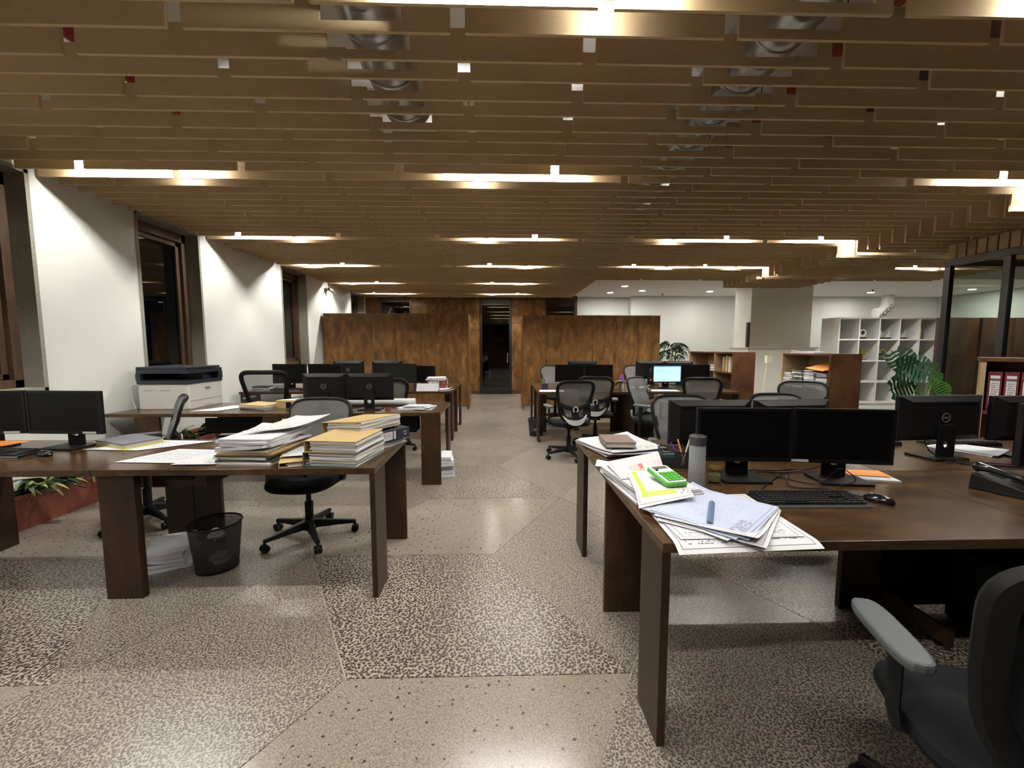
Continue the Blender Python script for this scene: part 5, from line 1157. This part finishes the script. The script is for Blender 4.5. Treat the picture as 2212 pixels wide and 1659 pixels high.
def trophy(lab, p, kind):
    t = thing('trophy', lab, 'trophy', p, 0, 'awards on the cube shelf')
    MB().rbox(-.07, .07, -.045, .045, 0, .03, .008).build('base', 'black' if kind != 'cup' else 'brownleather', t)
    if kind == 'disc': MB().cyl((0, -.012, .13), (0, .012, .13), .085, n=32).build('disc', 'lightgrey', t, smooth=True); MB().cyl((0, -.014, .14), (0, -.0125, .14), .045, n=24).build('emblem', 'navy', t)
    if kind == 'wedge': MB().add([(-.05, -.01, .0305), (.07, -.01, .0305), (.07, -.01, .20), (-.05, .01, .0305), (.07, .01, .0305), (.07, .01, .20)], [(0, 1, 2), (5, 4, 3), (0, 3, 4, 1), (1, 4, 5, 2), (2, 5, 3, 0)]).build('wedge', 'lightgrey', t)
    if kind == 'cup': MB().lathe([(0, .0305), (.02, .0305), (.012, .08), (.03, .11), (.055, .15), (.058, .22), (.05, .22), (.045, .15), (0, .12)], 20).build('cup', 'gold', t, smooth=True)
    if kind == 'ring': MB().tube([(.02 + .09 * math.cos(a_), 0, .13 + .10 * math.sin(a_)) for a_ in [R(-80 + 250 * i / 16) for i in range(17)]], .014, 8).build('arc', 'gold', t, smooth=True); MB().lathe([(0, .10), (.06, .11), (.075, .15), (.05, .20), (0, .21)], 20, (-.03, 0, 0)).build('bowl', 'binderblue', t, smooth=True)
    if kind == 'figure': MB().lathe([(0, .0305), (.03, .0305), (.018, .12), (.03, .20), (.012, .24), (.02, .27), (0, .29)], 16).build('figure', 'brownleather', t, smooth=True)
    if kind == 'arch': MB().tube([(-.06, 0, .0305), (-.06, 0, .13), (-.03, 0, .19), (.03, 0, .19), (.06, 0, .13), (.06, 0, .0305)], .02, 8).build('arch', 'black', t, smooth=True); MB().cyl((0, -.008, .11), (0, .008, .11), .04, n=20).build('dial', 'gold', t)
plaque('dark framed plaque in the top left cube', cellpos(0, 0, -.10), .13, .26, 'brownleather', 'gold')
trophy('pale disc trophy in the top row, second cube', cellpos(1, 0), 'disc'); trophy('disc award in the top middle cube', cellpos(2, 0, -.10), 'disc'); trophy('clear wedge award in the top middle cube', cellpos(2, 0, .10), 'wedge'); trophy('dark wedge award in the top row, fourth cube', cellpos(3, 0), 'wedge')
plaque('gold framed plaque in the top right cube', cellpos(4, 0, -.05), .20, .26, 'black', 'gold')
plaque('small framed award in the second row, left cube', cellpos(0, 1, -.1), .12, .22, 'black', 'paper2'); trophy('brown cup trophy in the second row', cellpos(1, 1, .05), 'cup'); trophy('ring trophy with dark bowl in the second row centre', cellpos(2, 1), 'ring'); trophy('dark figure award in the second row, fourth cube', cellpos(3, 1, -.1), 'figure'); trophy('clear wedge award in the second row, fourth cube', cellpos(3, 1, .08), 'wedge'); trophy('black arch award in the second row, right cube', cellpos(4, 1, -.08), 'arch')
plaque('colourful framed print leaning in the third row', cellpos(1, 2, -.08), .20, .28, 'photo', 'photo')
trophy('arch clock award in the bottom row, right cube', cellpos(4, 3), 'arch'); trophy('small figure award in the bottom row, second cube', cellpos(1, 3, -.1), 'figure'); trophy('small cup award in the bottom row, left cube', cellpos(0, 3), 'cup')
# monstera
mo = thing('monstera', 'potted monstera in front of the glass partition', 'plant', (5.22, 5.05, 0))
MB().lathe([(0, 0), (.13, 0), (.17, .36), (.15, .36), (.13, .04), (0, .04)], 24).build('pot', 'pot', mo, smooth=True); MB().lathe([(0, .041), (.135, .05), (.148, .30), (0, .31)], 20).build('soil', 'soil', mo, smooth=True)
def monstera_leaf(sz):
    # heart-shaped blade built from separate lobes split by slits
    mb = MB(); n = 7
    for s in (-1, 1):
        for k in range(n):
            t0 = k / n; t1 = (k + .62) / n
            def edge(q): return .52 * math.sin(PI * (.10 + .84 * (1 - q))) ** .7
            y0, y1 = t0, t1; root0, root1 = (0.0, t0 * .92 + .04, 0), (0.0, t1 * .92 + .04, 0)
            a, b = edge(t0), edge(t1); dz0, dz1 = -.25 * a * a, -.25 * b * b
            mid0 = (s * a * .5, t0 * .92 + .05 * (1 - t0), .03); mid1 = (s * b * .5, t1 * .92 + .05 * (1 - t1), .03)
            tip0 = (s * a, t0 + (-.10 if k == 0 else .02), dz0); tip1 = (s * b, t1 + .05, dz1)
            mb.add([root0, mid0, tip0, tip1, mid1, root1], [(0, 1, 4, 5), (1, 2, 3, 4)] if s > 0 else [(5, 4, 1, 0), (4, 3, 2, 1)])
    mb.add([(-.02, 0, .012), (.02, 0, .012), (.012, 1.0, 0), (-.012, 1.0, 0)], [(0, 1, 2, 3)])
    mb.v = [(x * sz, (-.10 * x * x * 4 + .05) * sz, y * sz) for x, y, z in mb.v]; return mb.mesh('monstera_leaf')
lm = monstera_leaf(.36); lm.materials.append(M['leaf']); lm2 = monstera_leaf(.24); lm2.materials.append(M['leaf2']); lm3 = monstera_leaf(.34); lm3.materials.append(plain('grey_green_leaf', (.05, .12, .07), .4, noise=.25, nscale=15))
for k, (tip, me, eul) in enumerate((((-.06, -.10, 1.12), lm, (-12, -86, 10)), ((-.08, -.04, .99), lm, (10, -108, -8)), ((.02, -.16, 1.08), lm3, (-30, -62, 15)), ((.12, -.02, 1.04), lm2, (-15, 62, 0)), ((.10, -.10, 1.02), lm2, (20, 160, 10)), ((.0, .1, 1.10), lm, (-20, -30, 0)))):
    st_ = MB().tube([(0, 0, .29), (tip[0] * .15 + .03, tip[1] * .2, .55), (tip[0] * .55 + .03, tip[1] * .6, .82), tip], .008, 8).build('stem', 'leaf2', mo, smooth=True)
    o = mesh_obj('leaf', me, mo, tip); o.rotation_euler = tuple(R(e) for e in eul)
# palm beside the wardrobes
pa = thing('potted_palm', 'tall potted palm beside the right wardrobes', 'plant', (4.20, 10.1, 0))
MB().lathe([(0, 0), (.15, 0), (.19, .4), (.17, .4), (.14, .04), (0, .04)], 24).build('pot', 'pot', pa, smooth=True); MB().lathe([(0, .041), (.145, .05), (.165, .34), (0, .35)], 18).build('soil', 'soil', pa, smooth=True)
for q in range(3): MB().tube([(.04 * (q - 1), .02 * q, .33), (.06 * (q - 1), .02, .9), (.09 * (q - 1), .03, 1.35)], .014, 8).build('trunk', 'leafy', pa, smooth=True)
def frond(L_):
    mb = MB(); spine = [(L_ * s * .8, 0, L_ * (.75 * s - .8 * s * s)) for s in [i / 9 for i in range(10)]]
    mb.tube(spine, .006, 5)
    for i in range(2, 10):
        p = Vector(spine[i]); ll = L_ * .34 * math.sin(PI * (.2 + .75 * i / 10))
        for s in (-1, 1):
            e = p + Vector((ll * .65, s * ll * .7, -ll * .35)); m_ = p + Vector((ll * .3, s * ll * .4, -.02)); d = Vector((.02, -s * .02, .006))
            mb.add([p, m_ + d, e, m_ - d], [(0, 1, 2, 3)])
    me = mb.mesh('frond'); me.materials.append(M['leaf']); return me
fm = frond(.55); rg = random.Random(5)
for k in range(14):
    q = k % 3; o = mesh_obj('frond', fm, pa, (.08 * (q - 1), .03, rg.uniform(1.05, 1.38)), k * 2.4); s = rg.uniform(.75, 1.1); o.scale = (s * .8, s, s * rg.uniform(1.2, 2.2))
# slim stand and small plant by the column
tag(MB().cyl((5.28, 8.3, 0), (5.40, 8.3, 1.15), .012, n=8).box(5.36, 5.46, 8.26, 8.34, 1.10, 1.25).build('slim_pole', 'cream'), 'cream pole leaning beside the column', 'pole')
sp = thing('potted_plant', 'small dark leafed plant at the column foot', 'plant', (4.95, 8.6, 0))
MB().lathe([(0, 0), (.10, 0), (.13, .3), (.11, .3), (.1, .04), (0, .04)], 20).build('pot', 'pot', sp, smooth=True)
for k in range(9):
    a = k * 2.4; tip = (.22 * math.cos(a), .14 * math.sin(a), .45 + .05 * k)
    MB().tube([(0, 0, .05), (tip[0] * .5, tip[1] * .5, .4), tip], .004, 5).build('stem', 'leaf', sp); o = mesh_obj('leaf', LEAVES[1], sp, tip, a); o.scale = (.35, 1.6, .4)
tag(MB().box(5.975, 6.022, 10.0, 10.08, 1.4205, 2.02).build('timber_strip', 'oxide', bevel=.002), 'dark timber strip standing on the column ledge', 'strip')
